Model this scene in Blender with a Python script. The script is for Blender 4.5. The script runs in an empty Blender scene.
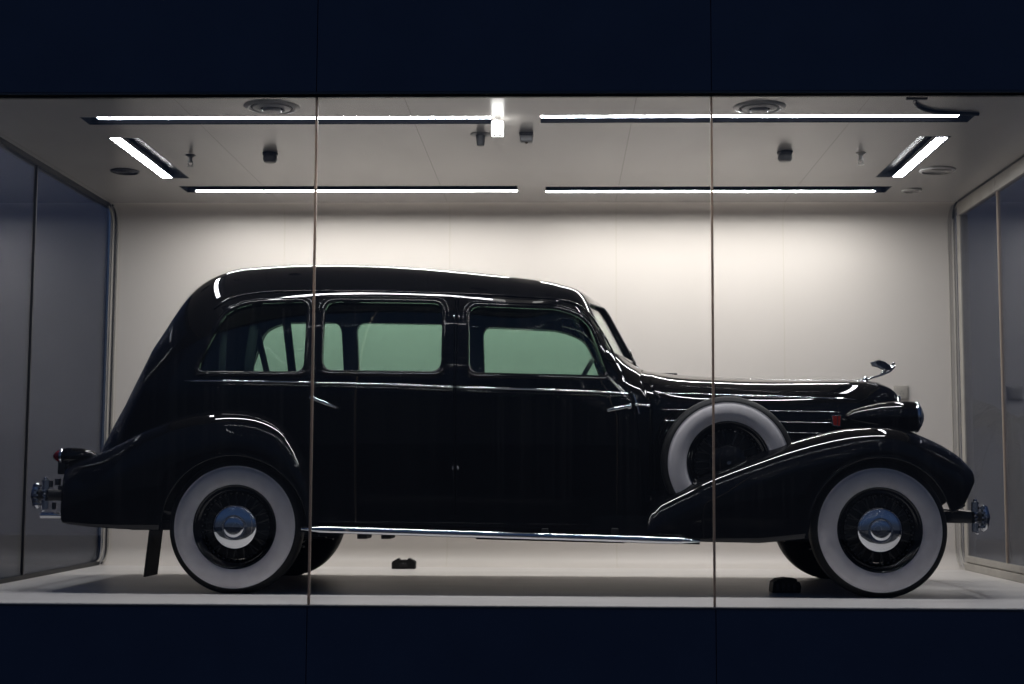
import bpy, bmesh, math, random
from mathutils import Vector, Matrix
from mathutils.bvhtree import BVHTree
random.seed(7)
PI = math.pi
scn = bpy.context.scene
COL = scn.collection

# ------------------------------------------------------------------ camera
F = 1422.0
EYE = Vector((0, -8.4, 0.705))
cam_d = bpy.data.cameras.new('camera'); cam = bpy.data.objects.new('camera', cam_d); COL.objects.link(cam)
cam.location = EYE
from mathutils import Euler
cam.rotation_euler = (Euler((math.radians(95.38), 0, math.radians(1.3))).to_matrix() @ Matrix.Rotation(math.radians(.21), 3, 'Z')).to_euler()
cam_d.sensor_width = 36; cam_d.lens = 36 * F / 1024
CXP = 528.7
cam_d.shift_x = -(CXP - 512) / 1024
cam_d.clip_end = 300
cam_d.dof.use_dof = True; cam_d.dof.focus_distance = 8.5; cam_d.dof.aperture_fstop = 2.2
scn.camera = cam
RC = cam.rotation_euler.to_matrix()

# ------------------------------------------------------------------ world, exposure
scn.view_settings.view_transform = 'Standard'; scn.view_settings.look = 'None'
scn.view_settings.exposure = 0.0; scn.view_settings.gamma = 1.0
scn.view_settings.use_curve_mapping = False
scn.cycles.use_denoising = True
scn.cycles.max_bounces = 10; scn.cycles.transparent_max_bounces = 24
scn.cycles.glossy_bounces = 6; scn.cycles.diffuse_bounces = 5
scn.cycles.caustics_reflective = False; scn.cycles.caustics_refractive = False
scn.cycles.sample_clamp_indirect = 4.0
world = bpy.data.worlds.new('dusk_sky'); scn.world = world; world.use_nodes = True
wn = world.node_tree; wn.nodes.clear()
w_out = wn.nodes.new('ShaderNodeOutputWorld'); w_bg = wn.nodes.new('ShaderNodeBackground')
w_tc = wn.nodes.new('ShaderNodeTexCoord'); w_sep = wn.nodes.new('ShaderNodeSeparateXYZ')
w_r = wn.nodes.new('ShaderNodeValToRGB')
wn.links.new(w_tc.outputs['Generated'], w_sep.inputs[0]); wn.links.new(w_sep.outputs['Z'], w_r.inputs[0])
e = w_r.color_ramp.elements
e[0].position = 0.0; e[0].color = (.062, .076, .115, 1)
e[1].position = 1.0; e[1].color = (.04, .085, .22, 1)
k = e.new(.10); k.color = (.06, .08, .13, 1)
k = e.new(.30); k.color = (.06, .12, .28, 1)
wn.links.new(w_r.outputs[0], w_bg.inputs[0]); w_bg.inputs[1].default_value = 0.34
wn.links.new(w_bg.outputs[0], w_out.inputs[0])
LED_STRENGTH = 105.0

# ------------------------------------------------------------------ materials
def nodes(name):
    m = bpy.data.materials.new(name); m.use_nodes = True
    nt = m.node_tree
    return m, nt, nt.nodes['Principled BSDF']
def mat(name, col, rough=.5, metal=0., spec=.5, coat=0., coat_r=.03, noise=None, bump=0., nscale=20):
    m, nt, b = nodes(name)
    b.inputs['Base Color'].default_value = (*col, 1); b.inputs['Roughness'].default_value = rough
    b.inputs['Metallic'].default_value = metal; b.inputs['Specular IOR Level'].default_value = spec
    b.inputs['Coat IOR'].default_value = 1.40
    b.inputs['Coat Weight'].default_value = coat; b.inputs['Coat Roughness'].default_value = coat_r
    if noise or bump:
        tc = nt.nodes.new('ShaderNodeTexCoord'); n = nt.nodes.new('ShaderNodeTexNoise')
        n.inputs['Scale'].default_value = nscale; n.inputs['Detail'].default_value = 6
        nt.links.new(tc.outputs['Object'], n.inputs['Vector'])
        if noise:
            r = nt.nodes.new('ShaderNodeValToRGB')
            r.color_ramp.elements[0].position = .3; r.color_ramp.elements[1].position = .75
            r.color_ramp.elements[0].color = (*noise, 1); r.color_ramp.elements[1].color = (*col, 1)
            nt.links.new(n.outputs['Fac'], r.inputs[0]); nt.links.new(r.outputs[0], b.inputs['Base Color'])
        if bump:
            bp = nt.nodes.new('ShaderNodeBump'); bp.inputs['Strength'].default_value = bump
            bp.inputs['Distance'].default_value = .01
            nt.links.new(n.outputs['Fac'], bp.inputs['Height']); nt.links.new(bp.outputs[0], b.inputs['Normal'])
    return m
def emit(name, col, s):
    m = bpy.data.materials.new(name); m.use_nodes = True; nt = m.node_tree; nt.nodes.clear()
    o = nt.nodes.new('ShaderNodeOutputMaterial'); e = nt.nodes.new('ShaderNodeEmission')
    e.inputs[0].default_value = (*col, 1); e.inputs[1].default_value = s
    nt.links.new(e.outputs[0], o.inputs[0]); return m
def glass(name, tint, ior=1.5, rough=0.0, film=0.0, gtint=(1, 1, 1)):
    m = bpy.data.materials.new(name); m.use_nodes = True; nt = m.node_tree; nt.nodes.clear()
    o = nt.nodes.new('ShaderNodeOutputMaterial'); t = nt.nodes.new('ShaderNodeBsdfTransparent')
    g = nt.nodes.new('ShaderNodeBsdfGlossy'); fr = nt.nodes.new('ShaderNodeFresnel'); mx = nt.nodes.new('ShaderNodeMixShader')
    t.inputs[0].default_value = (*tint, 1); g.inputs['Roughness'].default_value = rough; g.inputs[0].default_value = (*gtint, 1); fr.inputs[0].default_value = ior
    # thin pane: the same air-to-glass reflectance from either face
    ge_ = nt.nodes.new('ShaderNodeNewGeometry'); mi = nt.nodes.new('ShaderNodeMapRange')
    mi.inputs[3].default_value = ior; mi.inputs[4].default_value = 1 / ior
    nt.links.new(ge_.outputs['Backfacing'], mi.inputs[0]); nt.links.new(mi.outputs[0], fr.inputs[0])
    nt.links.new(fr.outputs[0], mx.inputs[0]); nt.links.new(t.outputs[0], mx.inputs[1]); nt.links.new(g.outputs[0], mx.inputs[2])
    last = mx
    if film:
        # thin dusty film with run-down streaks: a little rough forward scatter
        tc = nt.nodes.new('ShaderNodeTexCoord'); mp = nt.nodes.new('ShaderNodeMapping'); mp.inputs['Scale'].default_value = (55, 1, .35)
        n = nt.nodes.new('ShaderNodeTexNoise'); n.inputs['Scale'].default_value = 1; n.inputs['Detail'].default_value = 5
        r = nt.nodes.new('ShaderNodeMapRange'); r.inputs[1].default_value = .5; r.inputs[2].default_value = .8
        r.inputs[3].default_value = 0.0; r.inputs[4].default_value = film
        nt.links.new(tc.outputs['Object'], mp.inputs[0]); nt.links.new(mp.outputs[0], n.inputs['Vector']); nt.links.new(n.outputs['Fac'], r.inputs[0])
        d = nt.nodes.new('ShaderNodeBsdfTranslucent'); d.inputs[0].default_value = (.8, .8, .88, 1)
        m2 = nt.nodes.new('ShaderNodeMixShader')
        nt.links.new(r.outputs[0], m2.inputs[0]); nt.links.new(mx.outputs[0], m2.inputs[1]); nt.links.new(d.outputs[0], m2.inputs[2])
        last = m2
    nt.links.new(last.outputs[0], o.inputs[0]); return m

M = {}
M['paint'] = mat('black_lacquer', (.0025, .0025, .003), .5, 0, 0.0, 1.0, .012)
M['black'] = mat('satin_black', (.006, .006, .007), .45)
M['chassis'] = mat('chassis_black', (.006, .006, .006), .7, noise=(.003, .003, .003))
M['rubber'] = mat('tyre_rubber', (.010, .010, .010), .6, spec=.25, noise=(.006, .006, .006), nscale=40)
M['whitewall'] = mat('whitewall_rubber', (.80, .765, .765), .55, noise=(.70, .66, .655), nscale=18)
M['chrome'] = mat('chrome', (.80, .81, .83), .06, 1.0)
M['dullchrome'] = mat('aged_chrome', (.62, .62, .63), .2, 1.0, noise=(.40, .40, .40), nscale=60)
M['steel'] = mat('dark_steel', (.16, .16, .17), .3, 1.0)
M['cloth'] = mat('interior_cloth', (.012, .012, .014), .9, bump=.2, nscale=90)
M['carglass'] = glass('green_tinted_glass', (.74, .855, .80))
M['windscreen'] = glass('pale_green_windscreen', (.86, .92, .87))
M['red'] = mat('red_enamel', (.17, .010, .007), .25, coat=.6)
M['redlens'] = mat('red_lens', (.22, .005, .008), .1, coat=.6)
M['lens'] = mat('headlight_lens', (.55, .56, .55), .12, .3, coat=.5)
M['showglass'] = glass('showcase_glass', (.985, .99, .985), film=.003)
M['sideglass'] = glass('side_glass', (.58, .60, .68), ior=1.44, gtint=(.84, .87, .92))
M['silicone'] = mat('silicone_joint', (.62, .52, .44), .4, spec=.5, noise=(.50, .42, .35), nscale=12)
_b = M['silicone'].node_tree.nodes['Principled BSDF']; _t = M['silicone'].node_tree.nodes.new('ShaderNodeBsdfTranslucent'); _t.inputs[0].default_value = (.7, .6, .52, 1)
_m = M['silicone'].node_tree.nodes.new('ShaderNodeMixShader'); _o = M['silicone'].node_tree.nodes['Material Output']
M['silicone'].node_tree.links.new(_b.outputs[0], _m.inputs[1]); M['silicone'].node_tree.links.new(_t.outputs[0], _m.inputs[2]); M['silicone'].node_tree.links.new(_m.outputs[0], _o.inputs[0])
M['gasket'] = mat('dark_gasket', (.012, .012, .014), .5)
M['navy'] = mat('navy_cladding', (.15, .165, .215), .5, noise=(.125, .14, .185), nscale=3)
M['trim'] = mat('cream_trim', (.38, .355, .32), .45, noise=(.30, .28, .25), nscale=8)
M['fixture'] = mat('white_fixture', (.70, .69, .67), .35)
M['greyfix'] = mat('grey_fixture', (.14, .14, .14), .45)
M['darkfix'] = mat('dark_fixture', (.02, .02, .022), .5)
M['slot'] = mat('black_recess', (.010, .012, .018), .25)
M['led'] = emit('led_strip', (.95, .955, 1.0), LED_STRENGTH)
M['ledback'] = emit('led_strip_back', (1.0, .975, .95), LED_STRENGTH * 1.5)
M['ledside'] = emit('led_strip_side', (.95, .96, 1.0), LED_STRENGTH * .5)
M['exit'] = emit('spot_face', (1.0, .98, .95), 7)
M['leaf'] = mat('palm_leaf', (.08, .09, .05), .6, noise=(.05, .06, .03))
M['bark'] = mat('palm_bark', (.10, .08, .06), .8, bump=.5)
M['ground'] = mat('dark_paving', (.03, .03, .035), .8, noise=(.02, .02, .024), nscale=4)

# white back panel: vertical panel joints every 1.33 m
m, nt, b = nodes('white_panels'); M['wall'] = m
b.inputs['Roughness'].default_value = .42; b.inputs['Specular IOR Level'].default_value = .35
tc = nt.nodes.new('ShaderNodeTexCoord'); sp = nt.nodes.new('ShaderNodeSeparateXYZ')
nt.links.new(tc.outputs['Object'], sp.inputs[0])
ad = nt.nodes.new('ShaderNodeMath'); ad.operation = 'ADD'; ad.inputs[1].default_value = 22.2186 + .665 + 1.33 * 0 - 0.0
md = nt.nodes.new('ShaderNodeMath'); md.operation = 'PINGPONG'; md.inputs[1].default_value = .665
# joints lie at x = -2.22 + 1.33 k
ad.inputs[1].default_value = 2.22 + 1.33 * 8
nt.links.new(sp.outputs['X'], ad.inputs[0]); nt.links.new(ad.outputs[0], md.inputs[0])
lt = nt.nodes.new('ShaderNodeMath'); lt.operation = 'LESS_THAN'; lt.inputs[1].default_value = .0035
nt.links.new(md.outputs[0], lt.inputs[0])
nz = nt.nodes.new('ShaderNodeTexNoise'); nz.inputs['Scale'].default_value = 1.5; nz.inputs['Detail'].default_value = 4
nt.links.new(tc.outputs['Object'], nz.inputs['Vector'])
rr = nt.nodes.new('ShaderNodeValToRGB'); rr.color_ramp.elements[0].color = (.57, .53, .495, 1); rr.color_ramp.elements[1].color = (.62, .58, .545, 1)
nt.links.new(nz.outputs['Fac'], rr.inputs[0])
mx = nt.nodes.new('ShaderNodeMix'); mx.data_type = 'RGBA'
nt.links.new(lt.outputs[0], mx.inputs['Factor']); nt.links.new(rr.outputs[0], mx.inputs[6]); mx.inputs[7].default_value = (.54, .50, .44, 1)
nt.links.new(mx.outputs[2], b.inputs['Base Color'])

def panelmat(name, c0, c1, rough, scale, stretch=(1, 1, 1), spec=.5, seam=None):
    m, nt, b = nodes(name)
    tc = nt.nodes.new('ShaderNodeTexCoord'); mp = nt.nodes.new('ShaderNodeMapping'); mp.inputs['Scale'].default_value = stretch
    n = nt.nodes.new('ShaderNodeTexNoise'); n.inputs['Scale'].default_value = scale; n.inputs['Detail'].default_value = 7
    r = nt.nodes.new('ShaderNodeValToRGB'); r.color_ramp.elements[0].position = .3; r.color_ramp.elements[1].position = .7
    r.color_ramp.elements[0].color = (*c0, 1); r.color_ramp.elements[1].color = (*c1, 1)
    nt.links.new(tc.outputs['Object'], mp.inputs[0]); nt.links.new(mp.outputs[0], n.inputs['Vector']); nt.links.new(n.outputs['Fac'], r.inputs[0])
    nt.links.new(r.outputs[0], b.inputs['Base Color'])
    if seam:
        sp = nt.nodes.new('ShaderNodeSeparateXYZ'); nt.links.new(tc.outputs['Object'], sp.inputs[0])
        ad = nt.nodes.new('ShaderNodeMath'); ad.operation = 'ADD'; ad.inputs[1].default_value = seam[1] + 8 * seam[0]
        pp = nt.nodes.new('ShaderNodeMath'); pp.operation = 'PINGPONG'; pp.inputs[1].default_value = seam[0] / 2
        l = nt.nodes.new('ShaderNodeMath'); l.operation = 'LESS_THAN'; l.inputs[1].default_value = .003
        nt.links.new(sp.outputs['X'], ad.inputs[0]); nt.links.new(ad.outputs[0], pp.inputs[0]); nt.links.new(pp.outputs[0], l.inputs[0])
        x = nt.nodes.new('ShaderNodeMix'); x.data_type = 'RGBA'; x.inputs[7].default_value = (c0[0] * .8, c0[1] * .8, c0[2] * .8, 1)
        nt.links.new(l.outputs[0], x.inputs['Factor']); nt.links.new(r.outputs[0], x.inputs[6]); nt.links.new(x.outputs[2], b.inputs['Base Color'])
    b.inputs['Roughness'].default_value = rough; b.inputs['Specular IOR Level'].default_value = spec
    return m
M['ceiling'] = panelmat('ceiling_panels', (.46, .44, .42), (.54, .52, .50), .24, 2.0, (1, .4, 1), .5, (1.33, .9))
M['floor'] = panelmat('white_floor', (.60, .57, .545), (.72, .69, .665), .36, 1.6, (.5, 2.5, 1), .5)

# ------------------------------------------------------------------ mesh helpers
def link(name, me, m=None, parent=None, smooth=False, sharp=None):
    o = bpy.data.objects.new(name, me); COL.objects.link(o)
    if m is not None:
        for x in (m if isinstance(m, (list, tuple)) else [m]): me.materials.append(x)
    if smooth:
        me.shade_smooth()
        if sharp is not None: me.set_sharp_from_angle(angle=math.radians(sharp))
    if parent is not None: o.parent = parent
    return o
def mesh(name, vs, fs):
    me = bpy.data.meshes.new(name); me.from_pydata([tuple(v) for v in vs], [], fs); me.update(); return me
class MB:
    """collects shapes into one mesh"""
    def __init__(s): s.v = []; s.f = []; s.mi = []
    def add(s, vs, fs, mi=0):
        n = len(s.v); s.v += [tuple(v) for v in vs]; s.f += [tuple(i + n for i in f) for f in fs]; s.mi += [mi] * len(fs); return s
    def box(s, x0, x1, y0, y1, z0, z1, bev=0., mi=0):
        bm = bmesh.new(); bmesh.ops.create_cube(bm, size=1)
        for v in bm.verts: v.co = Vector(((x0 + x1) / 2 + v.co.x * (x1 - x0), (y0 + y1) / 2 + v.co.y * (y1 - y0), (z0 + z1) / 2 + v.co.z * (z1 - z0)))
        if bev: bmesh.ops.bevel(bm, geom=bm.edges[:], offset=bev, segments=3, affect='EDGES', profile=.5)
        return s.bm(bm, mi)
    def bm(s, bm, mi=0):
        bm.verts.index_update()
        s.add([v.co.copy() for v in bm.verts], [[v.index for v in f.verts] for f in bm.faces], mi); bm.free(); return s
    def tube(s, pts, r, n=10, closed=False, mi=0, cap=True, squash=None):
        pts = [Vector(p) for p in pts]; N = len(pts)
        rs = r if isinstance(r, (list, tuple)) else [r] * N
        vs = []; up = None
        for i, p in enumerate(pts):
            a = pts[(i - 1) % N] if (closed or i) else p; c = pts[(i + 1) % N] if (closed or i < N - 1) else p
            t = (c - a).normalized()
            if up is None:
                up = Vector((0, 0, 1)) if abs(t.z) < .9 else Vector((0, 1, 0))
            u = (up - t * up.dot(t)).normalized(); w = t.cross(u); up = u
            for k in range(n):
                q = 2 * PI * k / n
                su, sw = (1, 1) if squash is None else squash
                vs.append(p + (u * math.cos(q) * su + w * math.sin(q) * sw) * rs[i])
        fs = []
        for i in range(N if closed else N - 1):
            j = (i + 1) % N
            for k in range(n):
                l = (k + 1) % n; fs.append((i * n + k, i * n + l, j * n + l, j * n + k))
        if not closed and cap:
            fs.append(tuple(range(n))[::-1]); fs.append(tuple((N - 1) * n + k for k in range(n)))
        return s.add(vs, fs, mi)
    def lathe(s, prof, n=48, axis='Y', c=(0, 0, 0), mi=0, mis=None, closed=False):
        """prof: (radius, along-axis)"""
        c = Vector(c); vs = []
        for (r, a) in prof:
            for k in range(n):
                q = 2 * PI * k / n; p, t = r * math.cos(q), r * math.sin(q)
                vs.append(c + (Vector((p, a, t)) if axis == 'Y' else Vector((p, t, a)) if axis == 'Z' else Vector((a, p, t))))
        P = len(prof); n0 = len(s.v)
        s.v += [tuple(v) for v in vs]
        for i in range(P if closed else P - 1):
            j = (i + 1) % P
            for k in range(n):
                l = (k + 1) % n
                s.f.append((n0 + i * n + k, n0 + i * n + l, n0 + j * n + l, n0 + j * n + k)); s.mi.append(mis[i] if mis else mi)
        return s
    def sweep(s, prof, x0, x1, mi=0):
        """prof: closed polygon in (y, z), extruded along x"""
        n = len(prof)
        vs = [(x0, y, z) for y, z in prof] + [(x1, y, z) for y, z in prof]
        fs = [(i, (i + 1) % n, n + (i + 1) % n, n + i) for i in range(n)] + [tuple(range(n))[::-1], tuple(range(n, 2 * n))]
        return s.add(vs, fs, mi)
    def prism_xz(s, poly, y0, y1, mi=0):
        n = len(poly)
        vs = [(x, y0, z) for x, z in poly] + [(x, y1, z) for x, z in poly]
        fs = [(i, (i + 1) % n, n + (i + 1) % n, n + i) for i in range(n)] + [tuple(range(n))[::-1], tuple(range(n, 2 * n))]
        return s.add(vs, fs, mi)
    def build(s, name, m=None, parent=None, smooth=False, sharp=35, normals=True):
        me = mesh(name, s.v, s.f)
        if len(set(s.mi)) > 1: me.polygons.foreach_set('material_index', s.mi)
        if normals:
            bm = bmesh.new(); bm.from_mesh(me); bmesh.ops.recalc_face_normals(bm, faces=bm.faces[:]); bm.to_mesh(me); bm.free()
        return link(name, me, m, parent, smooth, sharp)
def empty(name, label, cat, loc=(0, 0, 0), rz=0., group=None):
    o = bpy.data.objects.new(name, None); COL.objects.link(o); o.location = loc; o.rotation_euler = (0, 0, rz)
    o.empty_display_size = .1
    return tag(o, label, cat, group)
def tag(o, label, cat, group=None):
    o['label'] = label; o['category'] = cat
    if group: o['group'] = group
    return o
def struct(o): o['kind'] = 'structure'; return o
def copy_tree(o, parent=None):
    c = o.copy(); COL.objects.link(c); c.parent = parent
    for ch in list(o.children): copy_tree(ch, c)
    return c

# ------------------------------------------------------------------ the showcase
XL, XR, YF, YB, ZC = -3.60, 3.11, -.56, 2.85, 2.86
ZF = 2.836     # head of the opening, just below the ceiling
RCV = .145
def arc(cy, cz, r, a0, a1, n=10):
    return [(cy + r * math.cos(math.radians(a0 + (a1 - a0) * i / n)), cz + r * math.sin(math.radians(a0 + (a1 - a0) * i / n))) for i in range(n + 1)]
WX0, WX1 = XL - .02, XR + .02
fl = MB().box(XL - .12, XR + .12, YF, YB - RCV, -.12, 0).build('floor', M['floor']); struct(fl)
ins = arc(YB - RCV, RCV, RCV, -90, 0) + arc(YB - RCV, ZC - RCV, RCV, 0, 90)
wallp = ins + [(YB - RCV, ZC + .10), (YB + .10, ZC + .10), (YB + .10, -.12), (YB - RCV, -.12)]
wb = MB().sweep(wallp, XL - .03, XR + .03).build('wall_back', M['wall'], smooth=True, sharp=40); struct(wb)
# ceiling with lamp slots left open
SL = {'front left': (-2.92, -.42, -.01, .18), 'front right': (-.13, 2.475, -.03, .16), 'left': (-2.92, -2.71, .52, 1.77),
      'right': (2.265, 2.475, .51, 1.76), 'back left': (-2.87, -.325, 2.05, 2.29), 'back right': (-.12, 2.465, 2.08, 2.32)}
xs = sorted({XL - .12, XR + .12} | {v for s in SL.values() for v in s[:2]})
ys = sorted({YF + .02, YB - RCV} | {v for s in SL.values() for v in s[2:]})
cb = MB()
for i in range(len(xs) - 1):
    for j in range(len(ys) - 1):
        cx, cy = (xs[i] + xs[i + 1]) / 2, (ys[j] + ys[j + 1]) / 2
        if any(a < cx < b_ and c < cy < d for a, b_, c, d in SL.values()): continue
        cb.box(xs[i], xs[i + 1], ys[j], ys[j + 1], ZC, ZC + .08)
ce = cb.build('ceiling', M['ceiling']); struct(ce)
bm = bmesh.new(); bm.from_mesh(ce.data); bmesh.ops.remove_doubles(bm, verts=bm.verts[:], dist=1e-4)
seen = {}
for f in bm.faces:
    key = tuple(round(c, 4) for c in f.calc_center_median()); seen.setdefault(key, []).append(f)
bmesh.ops.delete(bm, geom=[f for l in seen.values() if len(l) > 1 for f in l], context='FACES'); bm.to_mesh(ce.data); bm.free()

# LED lamps: black channel, light strip at its outer edge
def lamp(key, side, s0, s1, label):
    a, b_, c, d = SL[key]
    t = empty('ceiling_light', label, 'ceiling light', ((a + b_) / 2, (c + d) / 2, ZC), group='recessed strip lights of the ceiling loop')
    hx, hy = (b_ - a) / 2, (d - c) / 2; w = .006; h = .05
    mb = MB()
    mb.box(-hx, hx, -hy, hy, h, h + .006)
    for x0, x1, y0, y1 in ((-hx, -hx + w, -hy, hy), (hx - w, hx, -hy, hy), (-hx + w, hx - w, -hy, -hy + w), (-hx + w, hx - w, hy - w, hy)):
        mb.box(x0, x1, y0, y1, 0.0, h)
    mb.build('channel', M['slot'], t)
    sw = .05; cx = (a + b_) / 2; cy = (c + d) / 2
    z0, z1 = (.005 if side == 'back' else .002), .03
    if side == 'back': sw = .034
    if side == 'front': q = (s0 - cx, s1 - cx, -hy + .012, -hy + .012 + sw)
    if side == 'back': q = (s0 - cx, s1 - cx, hy - .012 - sw, hy - .012)
    if side == 'left': q = (-hx + .012, -hx + .012 + sw * 1.4, s0 - cy, s1 - cy)
    if side == 'right': q = (hx - .012 - sw * 1.4, hx - .012, s0 - cy, s1 - cy)
    MB().box(*q, z0 + .002, z1, .0).build('strip_housing', M['slot'], t)
    MB().add([(q[0], q[2], z0), (q[0], q[3], z0), (q[1], q[3], z0), (q[1], q[2], z0)], [(0, 1, 2, 3)]).build('light_strip', {'back': M['ledback'], 'front': M['led']}.get(side, M['ledside']), t, normals=False)
    return t
lamp('front left', 'front', -2.82, -.42, 'long recessed strip light nearest the front glass, above the rear half of the car')
lamp('front right', 'front', -.125, 2.38, 'long recessed strip light nearest the front glass, above the bonnet half of the car')
lamp('left', 'left', .54, 1.76, 'short recessed strip light running front to back near the left glass wall')
lamp('right', 'right', .56, 1.75, 'short recessed strip light running front to back near the right glass wall')
lamp('back left', 'back', -2.79, -.33, 'long recessed strip light along the back wall, left of the centre gap')
lamp('back right', 'back', -.115, 2.38, 'long recessed strip light along the back wall, right of the centre gap')

# navy cladding above and below the showcase
def clad(z0, z1, name):
    mb = MB(); edges = [-7.0, -5.9, -3.64, -1.378, .8405, 3.06, 5.3, 7.5]
    for i in range(len(edges) - 1): mb.box(edges[i] + .002, edges[i + 1] - .002, YF - .03, YF, z0, z1, .002)
    mb.box(-7, 7.5, YF, YF + .02, z0, z1)
    return mb
ft = clad(ZF + .018, ZF + 1.6, 'a').build('wall_front_top', M['navy']); struct(ft)
fb = clad(-1.35, -.012, 'b').build('wall_front_bottom', M['navy']); struct(fb)
tr = MB().box(-7, 7.5, YF - .034, YF + .0, ZF + .004, ZF + .016).build('trim_1', M['greyfix']); struct(tr)
tr = MB().box(-7, 7.5, YF - .012, YF + .02, ZF - .008, ZF + .003).box(-7, 7.5, YF, YF + .02, ZF, ZC + .02).build('trim_2', M['gasket']); struct(tr)
tr = MB().box(-7, 7.5, YF - .034, YF, -.012, -.001, .002).build('trim_3', M['greyfix']); struct(tr)

# front glazing: panes with silicone joints between
ge = [XL - .14, -1.378, .8405, XR + .14]
for i in range(3):
    w_ = struct(MB().box(ge[i] + .004, ge[i + 1] - .004, YF + .003, YF + .015, .001, ZF - .009).build('window_%d' % (i + 1), M['showglass']))
# the joints lean slightly, as fitted
for n_, (xb, xt) in enumerate(((-1.3765, -1.3795), (.838, .843))):
    mb = MB(); hw_ = .006
    mb.add([(xb - hw_, YF - .002, 0), (xb + hw_, YF - .002, 0), (xb + hw_, YF + .020, 0), (xb - hw_, YF + .020, 0),
            (xt - hw_, YF - .002, ZF - .008), (xt + hw_, YF - .002, ZF - .008), (xt + hw_, YF + .02, ZF - .008), (xt - hw_, YF + .02, ZF - .008)],
           [(0, 1, 5, 4), (1, 2, 6, 5), (2, 3, 7, 6), (3, 0, 4, 7), (0, 1, 2, 3), (4, 5, 6, 7)])
    struct(mb.build('trim_%d' % (n_ + 4), M['silicone']))
# left glass wall: two panes, gasket at head and foot
YS = YB - .10
def side_panes(x, y_joint, z0, z1, n0, sign):
    for i, (a, b_) in enumerate(((YF + .02, y_joint - .004), (y_joint + .004, YS))):
        struct(MB().box(x - .006, x + .006, a, b_, z0, z1).build('window_%d' % (n0 + i), M['sideglass']))
side_panes(XL - .02, 1.17, .03, ZC - .03, 4, 1)
struct(MB().box(XL - .03, XL - .005, 1.163, 1.177, .03, ZC - .03).build('trim_6', M['gasket']))
struct(MB().box(XL - .04, XL, YF, YS, ZC - .035, ZC).box(XL - .04, XL, YF, YS, 0, .03).build('trim_7', M['gasket']))
# corner frame of the left wall, following the rounded back panel
def corner_frame(x, s, num, beam):
    mb = MB(); inner = arc(YB - RCV - .03, RCV + .03, RCV + .0, -90, 0, 8) + arc(YB - RCV - .03, ZC - RCV - .03, RCV, 0, 90, 8)
    path = [(x, y - .015, z) for y, z in inner]
    mb.tube([(x, y, z) for y, z in inner], .008, 8)
    mb.tube([(x + s * .035, y + .02, z) for y, z in inner], .005, 8)
    struct(mb.build('trim_%d' % num, M['trim'], smooth=True))
    mb = MB(); mb.box(x - .0 if s < 0 else x - .07, x + .07 if s < 0 else x, YS - .10, YS - .02, .03, ZC - .1, .006)
    return mb
corner_frame(XL - .0, 1, 8, 0)
struct(MB().tube([(XL + .018, YB - RCV + (RCV - .012) * math.cos(math.radians(a)), RCV + (RCV - .012) * math.sin(math.radians(a))) for a in range(-80, 1, 10)] +
                 [(XL + .018, YB - RCV + (RCV - .012) * math.cos(math.radians(a)), ZC - RCV + (RCV - .012) * math.sin(math.radians(a))) for a in range(0, 81, 10)], .007, 6).build('trim_10', M['gasket'], smooth=True))
# right wall: beam at the head, kerb at the foot
side_panes(XR + .02, 1.71, .11, ZC - .11, 6, -1)
struct(MB().box(XR - .005, XR + .045, YF, 1.708, ZC - .115, ZC - .006, .006).box(XR - .005, XR + .045, 1.712, YS - .06, ZC - .115, ZC - .006, .006).build('trim_11', M['trim']))
struct(MB().box(XR - .015, XR + .045, YF, YS - .06, 0, .055, .006).box(XR - .002, XR + .045, YF, YS - .06, .06, .11, .006).build('trim_12', M['trim']))
struct(MB().box(XR + .005, XR + .03, 1.703, 1.716, .11, ZC - .115).build('trim_13', M['silicone']))
struct(corner_frame(XR, -1, 14, 1).build('trim_15', M['trim']))
struct(MB().box(XR - .012, XR + .0, YF, YS - .12, ZC - .012, ZC).tube([(XR - .012, YB - .19 + .11 * math.cos(math.radians(a)), ZC - .12 + .11 * math.sin(math.radians(a))) for a in range(0, 91, 10)], .008, 6).build('trim_16', M['gasket'], smooth=True))

# paving outside
struct(MB().box(-40, 40, -40, 40, -1.5, -1.35).build('ground', M['ground']))
# dark neighbouring building beyond both glass sides

# ------------------------------------------------------------------ ceiling fittings
def air_vent(x, y, r, label):
    t = empty('air_diffuser', label, 'air vent', (x, y, ZC), group='round air diffusers in the ceiling')
    MB().lathe([(r, 0), (r * .98, -.004), (r * .82, -.012), (r * .76, -.008), (r * .76, 0)], 48, 'Z').build('outer_ring', M['fixture'], t, True)
    MB().lathe([(r * .68, -.003), (r * .66, -.012), (r * .46, -.020), (r * .42, -.008)], 48, 'Z').build('inner_ring', M['fixture'], t, True)
    MB().lathe([(.001, -.036), (r * .30, -.034), (r * .34, -.022), (r * .3, -.008)], 40, 'Z').build('centre_disc', M['fixture'], t, True)
    MB().lathe([(.001, -.004), (r * .8, -.004), (r * .8, -.001)], 40, 'Z').build('throat', M['darkfix'], t, True)
air_vent(-1.70, -.245, .165, 'round white air diffuser at the ceiling front edge, above the rear of the car')
air_vent(1.16, -.215, .155, 'round white air diffuser at the ceiling front edge, above the bonnet')
def speaker(x, y, r, m, label, rings=True):
    t = empty('ceiling_speaker', label, 'ceiling speaker', (x, y, ZC), group='flush round ceiling speakers')
    MB().lathe([(r, 0), (r, -.008), (r * .86, -.012), (r * .84, -.004)], 40, 'Z').build('bezel', m, t, True)
    mb = MB().lathe([(r * .85, -.003), (r * .55, -.007), (.001, -.009)], 40, 'Z')
    for q in (.3, .5, .7): mb.lathe([(r * q, -.008), (r * (q + .03), -.011), (r * (q + .06), -.007)], 40, 'Z')
    mb.build('grille', M['darkfix'] if m is M['darkfix'] else M['ceiling'], t, True)
speaker(-3.11, 1.52, .10, M['darkfix'], 'dark round ceiling speaker beside the left short strip light')
speaker(2.65, 1.52, .125, M['fixture'], 'pale round ceiling speaker beside the right short strip light')
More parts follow.
